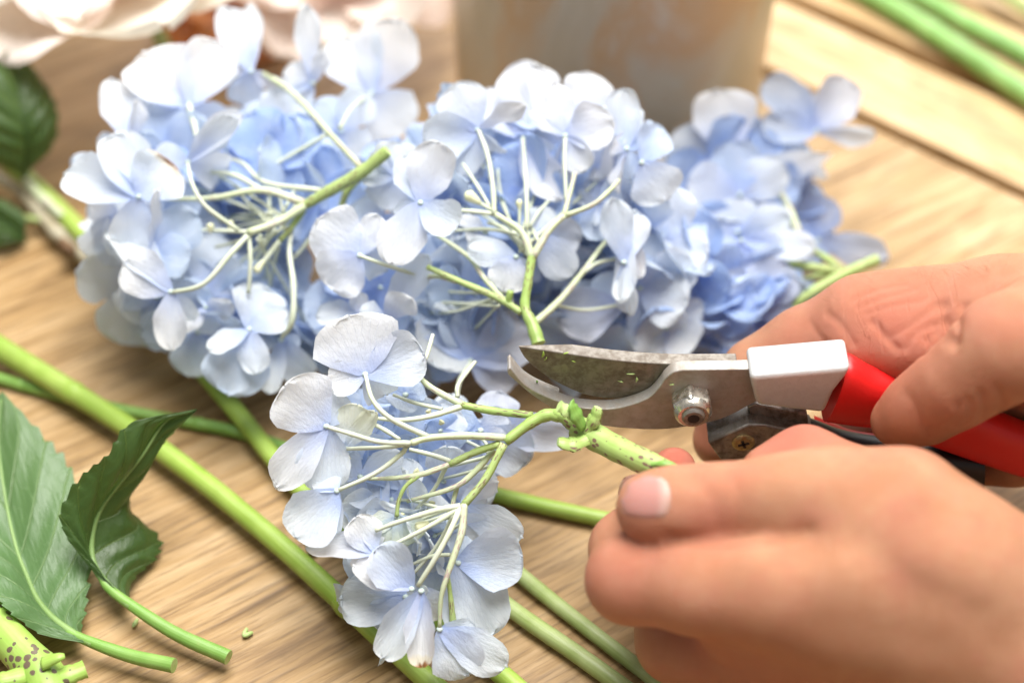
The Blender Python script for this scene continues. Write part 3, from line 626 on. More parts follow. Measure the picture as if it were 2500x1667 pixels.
# head D: front, held in the hand
dD = .497
hD = thing('hydrangea', 'small pale hydrangea spray on a speckled stem pinched between thumb and finger', 'flower', tuple(P(1520, 1108, .487)))
florets(hD, dD, [
 ('D1', 755, 490, -2, WHITE, [(640, 85, 0, 590, 4), (1165, 330, 4, 380, -10, (.70, .75, .82)), (520, 560, 1, 240, 12), (900, 640, 8, 240, 8, PALE)]),
 ('D1', 470, 870, -4, WHITE, [(190, 590, 0, 470, -4), (105, 1290, 0, 300, 10), (450, 1290, 5, 360, 6, PALE), (590, 650, 4, 230, 20, PALE)]),
 ('D1', 605, 1035, -1, CREAM, [(690, 730, 1, 260, 6), (800, 770, 2, 150, 20), (600, 1110, 3, 110, 20)]),
 ('D2', 548, 172, -5, PALE, [(270, 490, 0, 390, 4, (.74, .80, .86)), (560, 460, 1, 140, 30), (430, 60, 3, 220, 20)]),
 ('D1', 720, 1240, 8, PALE, [(1010, 1080, 0, 190, 8), (560, 1120, 3, 240, 0), (660, 1430, 6, 200, 0, GREY), (1160, 1180, 10, 240, 0, BLUE)]),
 ('D2', 900, 330, 8, PALE, [(780, 290, -1, 180, 10, (.72, .79, .88)), (990, 255, -2, 90, 40, WHITE), (740, 120, 6, 290, 0, PALE), (1010, 150, 8, 230, 0, BLUE), (1080, 330, 0, 70, 45, WHITE)]),
 ('D2', 990, 365, -3, CREAM, [(880, 590, 0, 240, 10, (.74, .80, .62)), (1110, 540, 1, 260, -8, (.74, .80, .62)), (810, 430, 2, 150, 20, (.76, .80, .66))]),
 ('D2', 825, 625, -7, WHITE, [(345, 575, 0, 220, 26), (690, 390, 2, 260, 10), (720, 800, 4, 230, 10), (800, 450, 3, 160, 30)]),
 ('D2', 1095, 890, -9, WHITE, [(850, 610, -1, 320, -6, (.72, .78, .89)), (690, 720, 0, 210, 25), (1210, 900, 0, 90, 30, PALE)]),
 ('D2', 1050, 950, -2, PALE, [(590, 960, 0, 400, 6, (.70, .78, .85)), (870, 1190, 2, 330, 0, (.68, .77, .86)), (640, 640, 6, 270, 6, (.62, .72, .85))]),
 ('D2', 640, 900, 8, PALE, [(540, 980, 2, 200, 20), (700, 1050, 2, 240, 0)]),
 ('D2', 1165, 905, -10, WHITE, [(1190, 1420, 0, 220, 14, (.86, .86, .86), 1), (920, 1350, 4, 250, 6, PALE), (1260, 1180, 2, 200, 40, PALE), (870, 1415, 6, 80, 20, PALE)]),
 ('D2', 1300, 1185, -9, PALE, [(1510, 1505, 0, 360, 4, (.74, .80, .88)), (1750, 1450, 3, 290, -8, (.70, .75, .80)), (1540, 1180, 4, 160, 30, PALE)]),
 ('D2', 1435, 700, -4, PALE, [(1870, 640, 2, 420, 6, (.70, .78, .89)), (1650, 1215, 1, 480, -4, (.73, .80, .87)), (1480, 500, 4, 200, 20, BLUE)]),
 ('D2', 1450, 300, 10, PALE, [(1880, 500, 0, 270, 12, PALE), (1710, 110, 0, 110, 40, WHITE), (1620, 260, 4, 250, 0, GREY)]),
 ('D1', 1600, 900, 22, GREY, [(1940, 1130, 3, 370, 4, (.66, .72, .78)), (1800, 820, 0, 240, 0, (.66, .70, .76)), (1540, 1180, 6, 280, 0), (1420, 860, 4, 240, 0, BLUE)]),
 ('D1', 1680, 860, 28, PALE, [(2220, 920, 2, 270, 8, (.70, .75, .86)), (1930, 1000, 4, 300, 0), (1750, 640, 6, 280, 0, LILAC)]),
 ('D2', 1185, 885, 0, CREAM, [(1310, 1110, 2, 250, 4, (.82, .83, .76))]),
 ('D1', 1050, 640, 14, BLUE, [(1000, 740, 0, 220, 8, PALE), (1160, 560, 2, 200, 0), (830, 560, 4, 230, 0), (1160, 800, 4, 240, 0, PALE)]),
 ('D1', 1300, 900, 18, BLUE, [(1140, 740, 2, 250, 0), (1440, 760, 2, 250, 0, PALE), (1200, 1000, 3, 260, 0), (1400, 1060, 2, 260, 0)]),
])
fillers(hD, 13, 1010, 1090, 150, 110, dD + .018, dD + .044, 41, [BLUE, BLUE, PALE, DEEP], (.013, .019), .014, (1190, 1110, dD + .002))
fillers(hD, 8, 990, 1290, 110, 90, dD + .006, dD + .024, 42, [PALE, BLUE], (.012, .017), .014, (1120, 1240, dD - .004))
for pts, mt, r in [
 ([('D1', 2190, 800, -3), ('D1', 2090, 788, -2), ('D1', 1960, 850, -2), ('D1', 1780, 985, -3)], 'stem_speck', [15, 16, 14, 12]),
 ([('D1', 1980, 790, -1), ('D1', 1700, 760, 2), ('D1', 1460, 715, 4)], 'stem_speck', [9, 10, 9]),
 ([('D1', 1470, 715, 4), ('D1', 1290, 620, 5), ('D1', 1180, 540, 6), ('D1', 1130, 450, 8)], 'branch', [9, 8, 7, 5]),
 ([('D1', 1460, 725, 4), ('D1', 1260, 790, 0), ('D1', 1040, 825, -1), ('D1', 800, 810, 2)], 'pedicel', [8, 7, 6, 4]),
 ([('D1', 1320, 745, 5), ('D1', 1120, 700, 7), ('D1', 960, 640, 9)], 'pedicel', [5, 5, 4]),
 ([('D1', 1160, 450, 8), ('D1', 1210, 340, 10), ('D1', 1250, 200, 14)], 'pedicel', [6, 6, 5]),
 ([('D1', 1430, 660, 8), ('D1', 1440, 560, 10), ('D1', 1560, 400, 20)], 'pedicel', [6, 6, 5]),
 ([('D1', 1780, 955, -3), ('D1', 1500, 940, -5), ('D1', 1230, 955, -7), ('D1', 1090, 995, -8)], 'branch', [9, 9, 8, 8]),
 ([('D1', 1090, 995, -8), ('D1', 860, 985, -7), ('D1', 660, 930, -6), ('D1', 475, 875, -4)], 'pedicel', [7, 6, 6, 5]),
 ([('D1', 1220, 950, -7), ('D1', 950, 820, -8), ('D1', 810, 680, -7), ('D1', 758, 500, -3)], 'pedicel', [7, 6.5, 6, 5]),
 ([('D1', 1080, 1005, -7), ('D1', 880, 1025, -4), ('D1', 620, 1035, -2)], 'pedicel', [6, 5, 5]),
 ([('D1', 1010, 970, -2), ('D1', 900, 900, 0), ('D1', 770, 830, 4)], 'pedicel', [5, 6, 5]),
 ([('D1', 1060, 1020, -7), ('D1', 1010, 1080, -5), ('D1', 820, 1220, -5), ('D1', 555, 1340, -5)], 'pedicel', [6, 6, 6, 5]),
 ([('D1', 1740, 1000, -3), ('D1', 1560, 1060, -2), ('D1', 1370, 1150, -2)], 'branch_green', [9, 9, 8]),
 ([('D1', 1370, 1150, -2), ('D1', 1160, 1225, -3), ('D1', 960, 1250, -2), ('D1', 780, 1255, 0)], 'branch', [7, 7, 6, 4]),
 ([('D1', 1380, 1125, -2), ('D1', 1240, 1080, 0), ('D1', 1080, 1040, 2)], 'pedicel', [6, 6, 5]),
 ([('D1', 1150, 1230, -3), ('D1', 1050, 1310, -4), ('D1', 1000, 1420, -4), ('D1', 985, 1530, -4)], 'branch_green', [6, 5, 5, 5]),
 ([('D1', 1350, 1160, 0), ('D1', 1260, 1330, 2), ('D1', 1130, 1480, 4)], 'pedicel', [6, 5, 5]),
 ([('D1', 1770, 1000, -3), ('D1', 1640, 1250, -5), ('D1', 1470, 1455, -7)], 'branch_green', [11, 10, 10]),
 ([('D1', 1700, 1040, 0), ('D1', 1560, 1200, 0), ('D1', 1400, 1320, 0), ('D1', 1060, 1420, 2)], 'branch', [8, 8, 7, 5]),
 ([('D1', 1430, 1310, 2), ('D1', 1400, 1420, 2), ('D1', 1390, 1500, 2)], 'branch', [6, 6, 5]),
 ([('D2', 1450, 285, -7), ('D2', 1280, 315, -8), ('D2', 1000, 400, -8), ('D2', 830, 465, -7)], 'pedicel', [8, 7, 6, 5]),
 ([('D2', 1440, 300, -7), ('D2', 1230, 430, -9), ('D2', 940, 580, -9)], 'pedicel', [7, 6, 5]),
 ([('D2', 1450, 300, -7), ('D2', 1370, 480, -10), ('D2', 1260, 680, -11), ('D2', 1140, 870, -10)], 'pedicel', [8, 7, 7, 6]),
 ([('D2', 1480, 270, -7), ('D2', 1460, 480, -9), ('D2', 1360, 780, -10), ('D2', 1310, 960, -10), ('D2', 1300, 1170, -9)], 'branch', [9, 9, 7, 6, 5]),
 ([('D2', 1400, 350, -4), ('D2', 1290, 560, -2), ('D2', 1100, 790, 0)], 'pedicel', [6, 5, 4]),
 ([('D2', 1360, 800, -8), ('D2', 1380, 950, -7), ('D2', 1400, 1150, -6)], 'branch_green', [5, 6, 9]),
 ([('D2', 1380, 640, -4), ('D2', 1250, 650, -2), ('D2', 1100, 710, 0)], 'pedicel', [5, 5, 4]),
]: branch(hD, 'branch', pts, M[mt], dD, r, 8)
bud(hD, dD, 'D2', 1140, 440, -6, 1220, 405, 13); bud(hD, dD, 'D1', 1120, 1200, 2, 1150, 1220, 11); bud(hD, dD, 'D1', 1065, 540, 6, 1090, 560, 9)
bud(hD, dD, 'D1', 1320, 835, 10, 1300, 860, 9); bud(hD, dD, 'D2', 1245, 255, 4, 1240, 290, 9); bud(hD, dD, 'D1', 1215, 755, 6, 1230, 780, 9); bud(hD, dD, 'D2', 1020, 340, 0, 1020, 380, 9)
# the held stalk with its node and cut leaf stubs
def PD(x, y, d): return P(x, y, d)
stalk = tube('stem', [PD(1700, 1190, .473), PD(1600, 1140, .479), PD(1520, 1102, .486), PD(1455, 1068, .492), PD(1405, 1040, .495)], [px2m(a, .49) for a in (28, 31, 32, 34, 30)], M['stem_speck'], hD, 14, None, .025, 5, capmat=M['cut'])
tube('stem_fork', [PD(1420, 1046, .494), PD(1385, 1022, .494), PD(1362, 1010, .494), PD(1352, 1013, .495)], [px2m(a, .49) for a in (26, 19, 15, 10)], M['stem_speck'], hD, 10, None, .05, 8)
def stub(pts, rad, mat, fl=.45, seed=1):
    return tube('leaf_stub', pts, [px2m(a, .49) for a in rad], mat, stalk, 8, None, .10, seed, fl, capmat=M['cut'])
stub([PD(1428, 1052, .491), PD(1452, 1022, .489), PD(1460, 995, .488)], (16, 22, 15), M['stem_speck'], .6, 3)
stub([PD(1430, 1072, .490), PD(1395, 1085, .488), PD(1362, 1078, .487)], (18, 24, 15), M['stem_speck'], .6, 4)
tube('leaf_stub', [PD(1425, 1045, .489), PD(1408, 1015, .487), PD(1398, 990, .486), PD(1400, 974, .486)], [px2m(a, .49) for a in (14, 25, 17, 2)], M['stem_mid'], stalk, 8, None, .06, 2, .35)
stub([PD(1415, 1030, .489), PD(1385, 1005, .487), PD(1365, 990, .486)], (12, 19, 16), M['cut'], .6, 6)
stub([PD(1590, 1132, .476), PD(1625, 1131, .474), PD(1652, 1138, .474)], (6, 9, 7), M['stem_mid'], .6, 7)

# ------------------------------------------------------------------ cut stems lying on the table
def table_stem(name, pts, rpx, mat, label, cat='stem', wob=.03, sec=14, seed=0):
    """pts: (photo x, photo y, height of the centre line in mm)"""
    pp = [Tz(x, y, z / 1000) for x, y, z in pts]
    rr = [px2m(r, dep(p)) for r, p in zip(rpx, pp)]
    o = tube(name, pp, rr, mat, None, sec, len(pp) * 10, wob * .35, seed, capmat=M['cut'])
    rr_ = random.Random(label); L_ = catmull(pp, 60)
    for q in ((rr_.randint(14, 24), rr_.randint(36, 50)) if len(pp) > 4 else ()):
        a = L_[q]; d = nrm(L_[q + 1] - L_[q - 1]); r0 = float(np.mean(rr))
        tube('node', [a - d * r0 * .9, a - d * r0 * .25, a + d * r0 * .25, a + d * r0 * .9], [r0 * .98, r0 * 1.13, r0 * 1.10, r0 * .98], mat, o, 14)
    return tag(o, label, cat, 'cut hydrangea stems on the table')
table_stem('hydrangea_cutting', [(-260, 690, 8), (0, 850, 8), (350, 1068, 8), (640, 1292, 7), (950, 1572, 6), (1120, 1730, 6)], [28, 28, 26, 26, 28, 28], M['stem'], 'thickest lime green stem, lying in front of the small pale spray')
table_stem('hydrangea_cutting', [(-200, 180, 9), (0, 375, 9), (220, 590, 8), (520, 935, 7.5), (735, 1195, 6), (1000, 1450, 4), (1230, 1650, 3.6), (1330, 1740, 3.6)], [23, 23, 23, 23, 23, 24, 26, 26], M['stem'], 'long lime stem running beneath the widest hydrangea head')
table_stem('hydrangea_cutting', [(-150, 880, 2.4), (0, 925, 2.4), (270, 995, 2.4), (560, 1050, 2.4), (705, 1095, 2.4)], [15, 15, 15, 15, 15], M['stem_mid'], 'slim green stem crossing under the thickest lime stem')
table_stem('hydrangea_cutting', [(980, 1140, 3), (1200, 1205, 3), (1480, 1268, 3), (1800, 1330, 3)], [19, 20, 20, 20], M['stem'], 'green stem disappearing under the fist in front')
table_stem('hydrangea_cutting', [(1080, 1240, 4), (1270, 1402, 3.4), (1430, 1530, 3), (1640, 1690, 3)], [18, 19, 19, 20], M['stem_olive'], 'olive stem, the one of a pair closer to the fist')
table_stem('hydrangea_cutting', [(1060, 1340, 4), (1255, 1490, 3.6), (1400, 1590, 3.4), (1540, 1690, 3.4)], [20, 21, 22, 23], M['stem_olive'], 'yellowish olive stem, the one of a pair further from the fist')
table_stem('stalk_cutting', [(750, 1255, 3), (755, 1300, 3), (760, 1345, 3)], [9, 11, 11], M['stem_olive'], 'short brownish stalk stub under the small pale spray', 'stalk')
table_stem('hydrangea_cutting', [(2040, -60, 5.4), (2220, 45, 5.4), (2400, 160, 5.4), (2600, 290, 5.4)], [26, 26, 27, 28], M['stem_cold'], 'blurred green stem on the far planks, on the vase side of its neighbour', wob=.12)
table_stem('hydrangea_cutting', [(2160, -60, 5.4), (2330, 40, 5.4), (2480, 120, 5.4), (2640, 215, 5.4)], [22, 23, 23, 23], M['stem_cold'], 'blurred green stem on the far planks, farther from the vase', wob=.12)
table_stem('hydrangea_cutting', [(2390, -60, 7), (2480, 5, 7), (2580, 70, 7)], [16, 17, 17], M['stem_olive'], 'thin yellow stem at the edge of the far planks', wob=.1)
# grey twig on the left
tw = thing('dry_twig', 'dry grey twig beside the long lime stem', 'twig', tuple(Tz(150, 560, .006)), 'cut hydrangea stems on the table')
def ttube(name, pts, rpx, mat, par, **k):
    pp = [Tz(x, y, z / 1000) for x, y, z in pts]; return tube(name, pp, [px2m(r, dep(p)) for r, p in zip(rpx, pp)], mat, par, **k)
ttube('stem', [(-60, 400, 12), (60, 480, 9), (140, 570, 7), (220, 640, 6), (300, 705, 6)], [13, 14, 17, 13, 14], M['twig'], tw, wob=.16)
ttube('side_shoot', [(60, 440, 14), (105, 485, 12), (155, 530, 10)], [12, 13, 11], M['branch'], tw, wob=.1)
ttube('side_shoot', [(-30, 528, 8), (40, 530, 8), (110, 540, 7)], [9, 9, 8], M['stem_olive'], tw)
ttube('leaf_scar', [(150, 590, 10), (170, 608, 10), (180, 625, 8)], [12, 15, 8], M['groove'], tw)

# ------------------------------------------------------------------ leaves
def leaf(name, mid, left, right, mat, label, ns=90, nt=14, teeth=17, bulge=.0025, tooth=.13, pet=None, petr=None, ridge=1):
    def rail(r):
        a = np.array([Tz(x, y, z / 1000) for x, y, z in r]); return catmull(a, ns)
    Mi, Le, Ri = rail(mid), rail(left), rail(right)
    root = thing(name, label, 'leaf', tuple(Mi[-1]), 'loose hydrangea leaves')
    tan = np.gradient(Mi, axis=0); vs = []; uv = []; fs = []; rr = random.Random(len(label))
    nor = np.cross(tan, Ri - Le); nor /= np.linalg.norm(nor, axis=1)[:, None] + 1e-9
    for i in range(ns): 
        if np.dot(nor[i], CAM - Mi[i]) < 0: nor[i] *= -1
    jit = [rr.uniform(.5, 1.2) for _ in range(200)]
    for i in range(ns):
        s = i / (ns - 1); env = min(1, 4 * s * (1 - s) + .12)
        for j in range(2 * nt + 1):
            t = (j - nt) / nt; a = abs(t); E = Ri if t > 0 else Le
            q = s * teeth; k = int(q) + (100 if t > 0 else 0); saw = (1 - (q % 1)) ** 1.3
            ext = a * (1 + (tooth * (saw - .35) * jit[k] * (a ** 6)) * (1 if s < .86 else 0))
            p = Mi[i] * (1 - ext) + E[i] * ext
            ph = s * 7.0 + a * 1.9
            p = p + nor[i] * env * (bulge * math.sin(math.pi * a) + ridge * .0017 * (abs(math.sin(math.pi * ph)) ** .7 - .5) * math.sin(math.pi * min(1, a * 1.05)) + .0012 * a * a * math.sin(9 * s + (2 if t > 0 else 0)))
            vs.append(p); uv.append((s, t))
    wdt = 2 * nt + 1
    for i in range(ns - 1):
        for j in range(wdt - 1):
            a = i * wdt + j; fs.append((a, a + 1, a + wdt + 1, a + wdt))
    mesh('blade', vs, fs, mat, root, True, uv)
    k = ns - 1
    tube('midrib', [Mi[int(x)] - nor[int(x)] * -.0003 for x in np.linspace(2, k, 9)], [.0003, .0004, .0005, .0006, .0007, .0009, .0011, .0012, .0011], M['rib' if pet else 'leaf_dark'], root, 7)
    if pet:
        pp = [Mi[int(ns * .80)], Mi[int(ns * .90)]] + [Tz(x, y, z / 1000) for x, y, z in pet]
        tube('petiole', pp, [px2m(r, dep(p)) for r, p in zip([7, 12] + petr[1:], pp)], M['stem_mid'], root, 12, None, .02, 3, capmat=M['cut'])
    return root
leaf('hydrangea_leaf', [(5, 955, 26), (-2, 1110, 18), (30, 1298, 11), (61, 1397, 9), (100, 1480, 8), (160, 1535, 8), (225, 1572, 8)],
     [(5, 955, 26), (-130, 1120, 16), (-120, 1300, 14), (-40, 1400, 20), (15, 1480, 20), (95, 1550, 11), (225, 1572, 8)],
     [(5, 955, 26), (112, 1072, 21), (180, 1160, 17), (218, 1350, 9), (206, 1480, 5), (200, 1545, 6), (225, 1572, 8)],
     M['leaf'], 'broad mid-green serrated leaf, flatter of two leaves beside the spotted stem', ridge=-.8, pet=[(310, 1598, 7), (425, 1624, 8)], petr=[14, 17, 19])
leaf('hydrangea_leaf', [(482, 998, 47), (400, 1030, 43), (332, 1132, 33), (265, 1209, 25), (232, 1275, 19), (222, 1358, 13), (258, 1425, 10), (318, 1480, 9)],
     [(482, 998, 47), (318, 1030, 47), (262, 1105, 42), (205, 1165, 36), (152, 1248, 28), (168, 1320, 20), (228, 1400, 12), (318, 1480, 9)],
     [(482, 998, 47), (415, 1065, 37), (372, 1130, 26), (318, 1235, 13), (386, 1310, 3), (372, 1368, 3), (322, 1420, 5), (318, 1480, 9)],
     M['leaf_dark'], 'twisted dark green serrated leaf with upturned tip and long stalk', pet=[(420, 1541, 7), (558, 1604, 6)], petr=[15, 17, 19])
leaf('hydrangea_leaf', [(30, 115, 55), (45, 200, 50), (60, 290, 42), (70, 360, 32), (60, 430, 20)],
     [(30, 115, 55), (-70, 200, 55), (-90, 300, 45), (-40, 380, 32), (60, 430, 20)],
     [(30, 115, 55), (115, 205, 44), (140, 275, 38), (125, 360, 28), (60, 430, 20)],
     M['leaf_dark'], 'blurred dark green leaf standing up by the long lime stem', teeth=8)
leaf('hydrangea_leaf', [(-60, 480, 20), (-20, 520, 14), (30, 560, 8), (60, 590, 3)],
     [(-60, 480, 20), (-50, 540, 12), (-10, 600, 6), (60, 590, 3)], [(-60, 480, 20), (10, 490, 16), (60, 530, 9), (60, 590, 3)],
     M['leaf_dark'], 'small dark leaf in shadow under the dry twig', teeth=6)
# spotted stalk in the corner with its node
sp = thing('spotted_cutting', 'fat lime stem covered in purple spots, ending in a cut node', 'stem', tuple(Tz(60, 1560, .01)), 'cut hydrangea stems on the table')
ttube('stem', [(-140, 1400, 14), (-40, 1490, 13), (40, 1580, 12), (105, 1655, 11), (130, 1720, 11)], [44, 44, 46, 58, 52], M['stem_spot'], sp, sec=18, wob=.02)
ttube('leaf_stub', [(110, 1660, 13), (160, 1650, 14), (208, 1632, 14)], [36, 28, 24], M['stem_spot'], sp, sec=12, wob=.06, flat=.7, capmat=M['cut'])
ttube('leaf_stub', [(60, 1650, 16), (10, 1660, 17), (-30, 1670, 16)], [26, 24, 20], M['stem_spot'], sp, sec=12, wob=.06, flat=.7, capmat=M['cut'])
ttube('leaf_stub', [(105, 1620, 18), (140, 1605, 20), (158, 1600, 20)], [20, 14, 8], M['stem_spot'], sp, sec=10, flat=.6)
# crumbs of cut stem
rr = random.Random(5)
for i, (x, y) in enumerate([(605, 1548), (598, 1543), (1576, 1560), (1632, 1595), (330, 1520)]):
    p = Tz(x, y, .0012); a = rr.uniform(0, 6); v = np.array([math.cos(a), math.sin(a), .1]) * .0016
    lb = ['larger pale stem crumb lying past the cut end of the twisted leaf stalk', 'smaller pale stem crumb touching a larger one past the twisted leaf stalk', 'pale stem crumb on the wood right beside the fist', 'pale stem crumb between the fist and the olive stems', 'pale stem crumb lying between the two leaf stalks'][i]
    tag(tube('stem_crumb', [p - v, p + v * .2, p + v], [.0005, .0008, .0003], M['cut'], None, 6, 5), lb, 'crumb', 'crumbs of cut stem')

# ------------------------------------------------------------------ blurred cream and orange flowers at the back
def rosette(name, label, c, axis, rad, n, cols, stemto, seed, open_=.9):
    r = random.Random(seed); c = np.asarray(c); axis = nrm(axis); head = thing(name, label, 'flower', tuple(c), 'blurred flowers in the background')
    u = nrm(np.cross(axis, [0, 1, .3])); v = np.cross(axis, u)
    for ring, (m, L, lift) in enumerate(((n, 1.0, .05), (n, .8, .35), (n - 1, .55, .8), (4, .34, 1.5))):
        for k in range(m):
            th = 2 * math.pi * (k + .5 * ring + r.uniform(-.1, .1)) / m
            rd = u * math.cos(th) + v * math.sin(th); b = c + rd * rad * .06 + axis * rad * .05 * ring; t = b + nrm(rd + axis * lift) * rad * L
            y = nrm(t - b); fc = nrm(axis - rd * lift); wv = nrm(np.cross(y, fc)); nf = np.cross(wv, y)
            cc = nrm(CAM - (b + t) / 2); z = nrm(cc - np.dot(cc, y) * y); x = np.cross(y, z); roll = math.degrees(math.atan2(np.dot(nf, x), np.dot(nf, z)))
            petal_at(head, b, t, rad * L * 1.15, roll, r.choice(cols), r.choice(PC))
    tube('stem', [c - axis * .004, (c + stemto) / 2 + np.array([.004, 0, .006]), np.asarray(stemto)], [.0032, .003, .0032], M['stem_olive'], head, 8)
    return head
CR = [(.92, .88, .76), (.93, .89, .78), (.94, .84, .76)]; PK = [(.94, .82, .74), (.94, .86, .78), (.93, .74, .68)]; OR = [(.80, .32, .10), (.86, .42, .16)]
rosette('garden_rose', 'large cream bloom flushed pink, blurred beyond the dark leaf', P(255, -125, .66), (-.05, -.25, 1), .062, 6, CR, Tz(470, 330, .006), 3)
rosette('garden_rose', 'pale blush bloom, blurred beside the zinc vase', P(835, -50, .70), (.05, -.35, 1), .043, 6, PK, Tz(700, 330, .006), 4)
rosette('marigold', 'small orange bloom between the two pale blooms', P(575, -10, .735), (0, -.3, 1), .034, 6, OR, Tz(580, 220, .006), 5)

# ------------------------------------------------------------------ the pruner
pr = thing('pruning_shears', 'steel pruning shears with red grips and silver head', 'shears', tuple(Q(1690, 985)))
def c2(pts): return [tp('C2', u, v) for u, v in pts]
def plate(name, pts, y0, y1, mat, parent, bev=.0004, smooth_n=None, tip=None):
    """outline on the upright plane at y0, extruded away from the camera to y1 (metres from the pruner plane)"""
    front = np.array([Q(x, y, y0) for x, y in pts])
    if smooth_n: front = catmull(np.vstack([front, front[:1]]), smooth_n)[:-1]
    back = front.copy(); n = len(front)
    k = np.ones(n) if tip is None else np.clip(.12 + .88 * (front[:, 0] - front[:, 0].min()) / tip, 0, 1)      # thinner towards the point
    back[:, 1] += (y1 - y0) * k
    vs = np.vstack([front, back]); fs = [tuple(range(n)), tuple(range(2 * n - 1, n - 1, -1))] + [(i, n + i, n + (i + 1) % n, (i + 1) % n) for i in range(n)]
    o = mesh(name, vs, fs, mat, parent, False); autosmooth(o, 32)
    if bev: bevel(o, bev, 2, 40)
    return o
def dense(pts, k=4):                       # smooth open polyline in the picture, before it is laid on the plane
    return [tuple(p) for p in catmull(np.array(pts, float), (len(pts) - 1) * k + 1)]
TH = .0039
top = dense([(-165, 1015), (-140, 1045), (-60, 1135), (60, 1205), (200, 1262), (350, 1305), (550, 1316), (700, 1290), (850, 1232), (930, 1152), (970, 1095), (1030, 1047), (1100, 1030)])
bot = dense([(1660, 1250), (1560, 1302), (1400, 1382), (1200, 1432), (900, 1466), (530, 1440), (340, 1390), (150, 1310), (0, 1215), (-120, 1115), (-178, 1062), (-184, 1030)])
plate('hook_jaw', c2(top + [(1660, 1022)] + bot), 0, TH, M['steel'], pr)
lt = dense([(-165, 1015), (-140, 1045), (-60, 1135), (60, 1205), (200, 1262)]); lb = dense([(150, 1308), (0, 1213), (-120, 1113), (-178, 1060), (-184, 1028)])
def lift(q, dy): return [(u, v - dy) for u, v in q]      # same outline, one plate further back
plate('hook_lip', c2(lift(lt, 64) + lift(lb, 64)), TH, TH + .0022, M['steel'], pr, .0004)
edge = dense([(-105, 858), (-45, 955), (100, 1072), (260, 1160), (400, 1212), (560, 1236), (750, 1220), (900, 1150)])
spine = dense([(1500, 985), (1000, 985), (600, 957), (200, 902), (-105, 856)])
bl = plate('blade', c2(edge + [(1000, 1290), (1150, 1400), (1300, 1380), (1480, 1250)] + spine[:-1]), TH + .0002, TH + .0046, M['blade'], pr, .0003, tip=.016)
# pivot nut
pc = Q(*tp('C2', 1165, 1240)); ax = np.array([0, -1., 0])
def disc_stack(name, prof, c, axis, n, mat, parent, rot=0., sharp=35):
    axis = nrm(axis); u = nrm(np.cross(axis, [1, .02, 0])); v = np.cross(axis, u); vs = []; fs = []
    for h, r in prof:
        for k in range(n):
            a = 2 * math.pi * k / n + rot; vs.append(c + axis * h + r * (math.cos(a) * u + math.sin(a) * v))
    for i in range(len(prof) - 1):
        for k in range(n): fs.append((i * n + k, i * n + (k + 1) % n, (i + 1) * n + (k + 1) % n, (i + 1) * n + k))
    fs.append(tuple((len(prof) - 1) * n + k for k in range(n)))
    o = mesh(name, vs, fs, mat, parent, False); autosmooth(o, sharp); return o
nut = disc_stack('pivot_nut', [(-.001, .0063), (.0042, .0063), (.0056, .0057)], pc, ax, 6, M['nut'], pr, .2, 20); bevel(nut, .0005, 2, 25)
disc_stack('washer_collar', [(.0048, .0056), (.0062, .0052), (.0070, .0044), (.0070, .0035)], pc, ax, 28, M['nut'], nut)
disc_stack('bolt_end', [(.004, .0034), (.0074, .0034), (.0080, .0028)], pc, ax, 24, M['jaw'], nut)
disc_stack('bolt_recess', [(.0079, .0019), (.00805, .0017)], pc, ax, 20, M['black'], nut)
# silver head of the upper handle
blk = plate('silver_head', c2([(1588, 1078), (2340, 1012), (2300, 1080), (2205, 1200), (2138, 1352), (1900, 1325), (1640, 1292)]), -.0045, .0080, M['alu'], pr, .0017)
blk.modifiers['bevel'].segments = 4
# handles: lofted rounded bars
def bar(name, secs, mat, parent, pw=2.6, n=22, steps=26):
    """secs: (x top, y top, x bottom, y bottom, centre off, half depth) on the pruner plane"""
    tops = catmull([Q(a, b, e) for a, b, c, d, e, f in secs], steps); bots = catmull([Q(c, d, e) for a, b, c, d, e, f in secs], steps)
    hd = np.interp(np.linspace(0, 1, steps), np.linspace(0, 1, len(secs)), [s[5] for s in secs]); vs = []; fs = []
    for i in range(steps):
        m = (tops[i] + bots[i]) / 2; h = (tops[i] - bots[i]) / 2
        for k in range(n):
            a = 2 * math.pi * k / n; ca, sa = math.cos(a), math.sin(a)
            vs.append(m + h * math.copysign(abs(ca) ** (2 / pw), ca) + np.array([0, hd[i], 0]) * math.copysign(abs(sa) ** (2 / pw), sa))
    for i in range(steps - 1):
        for k in range(n): fs.append((i * n + k, i * n + (k + 1) % n, (i + 1) * n + (k + 1) % n, (i + 1) * n + k))
    fs.append(tuple(range(n))[::-1]); fs.append(tuple((steps - 1) * n + k for k in range(n)))
    o = mesh(name, vs, fs, mat, parent, False); autosmooth(o, 50); return o
bar('red_grip', [(2062, 880, 2006, 1012, .0018, .0066), (2085, 880, 2040, 1018, .0018, .0066), (2130, 905, 2085, 1025, .0018, .0062), (2200, 925, 2150, 1035, .0018, .006), (2320, 965, 2270, 1075, .0018, .006), (2500, 1040, 2460, 1140, .0018, .006), (2750, 1130, 2720, 1220, .0018, .006)], M['red'], pr)
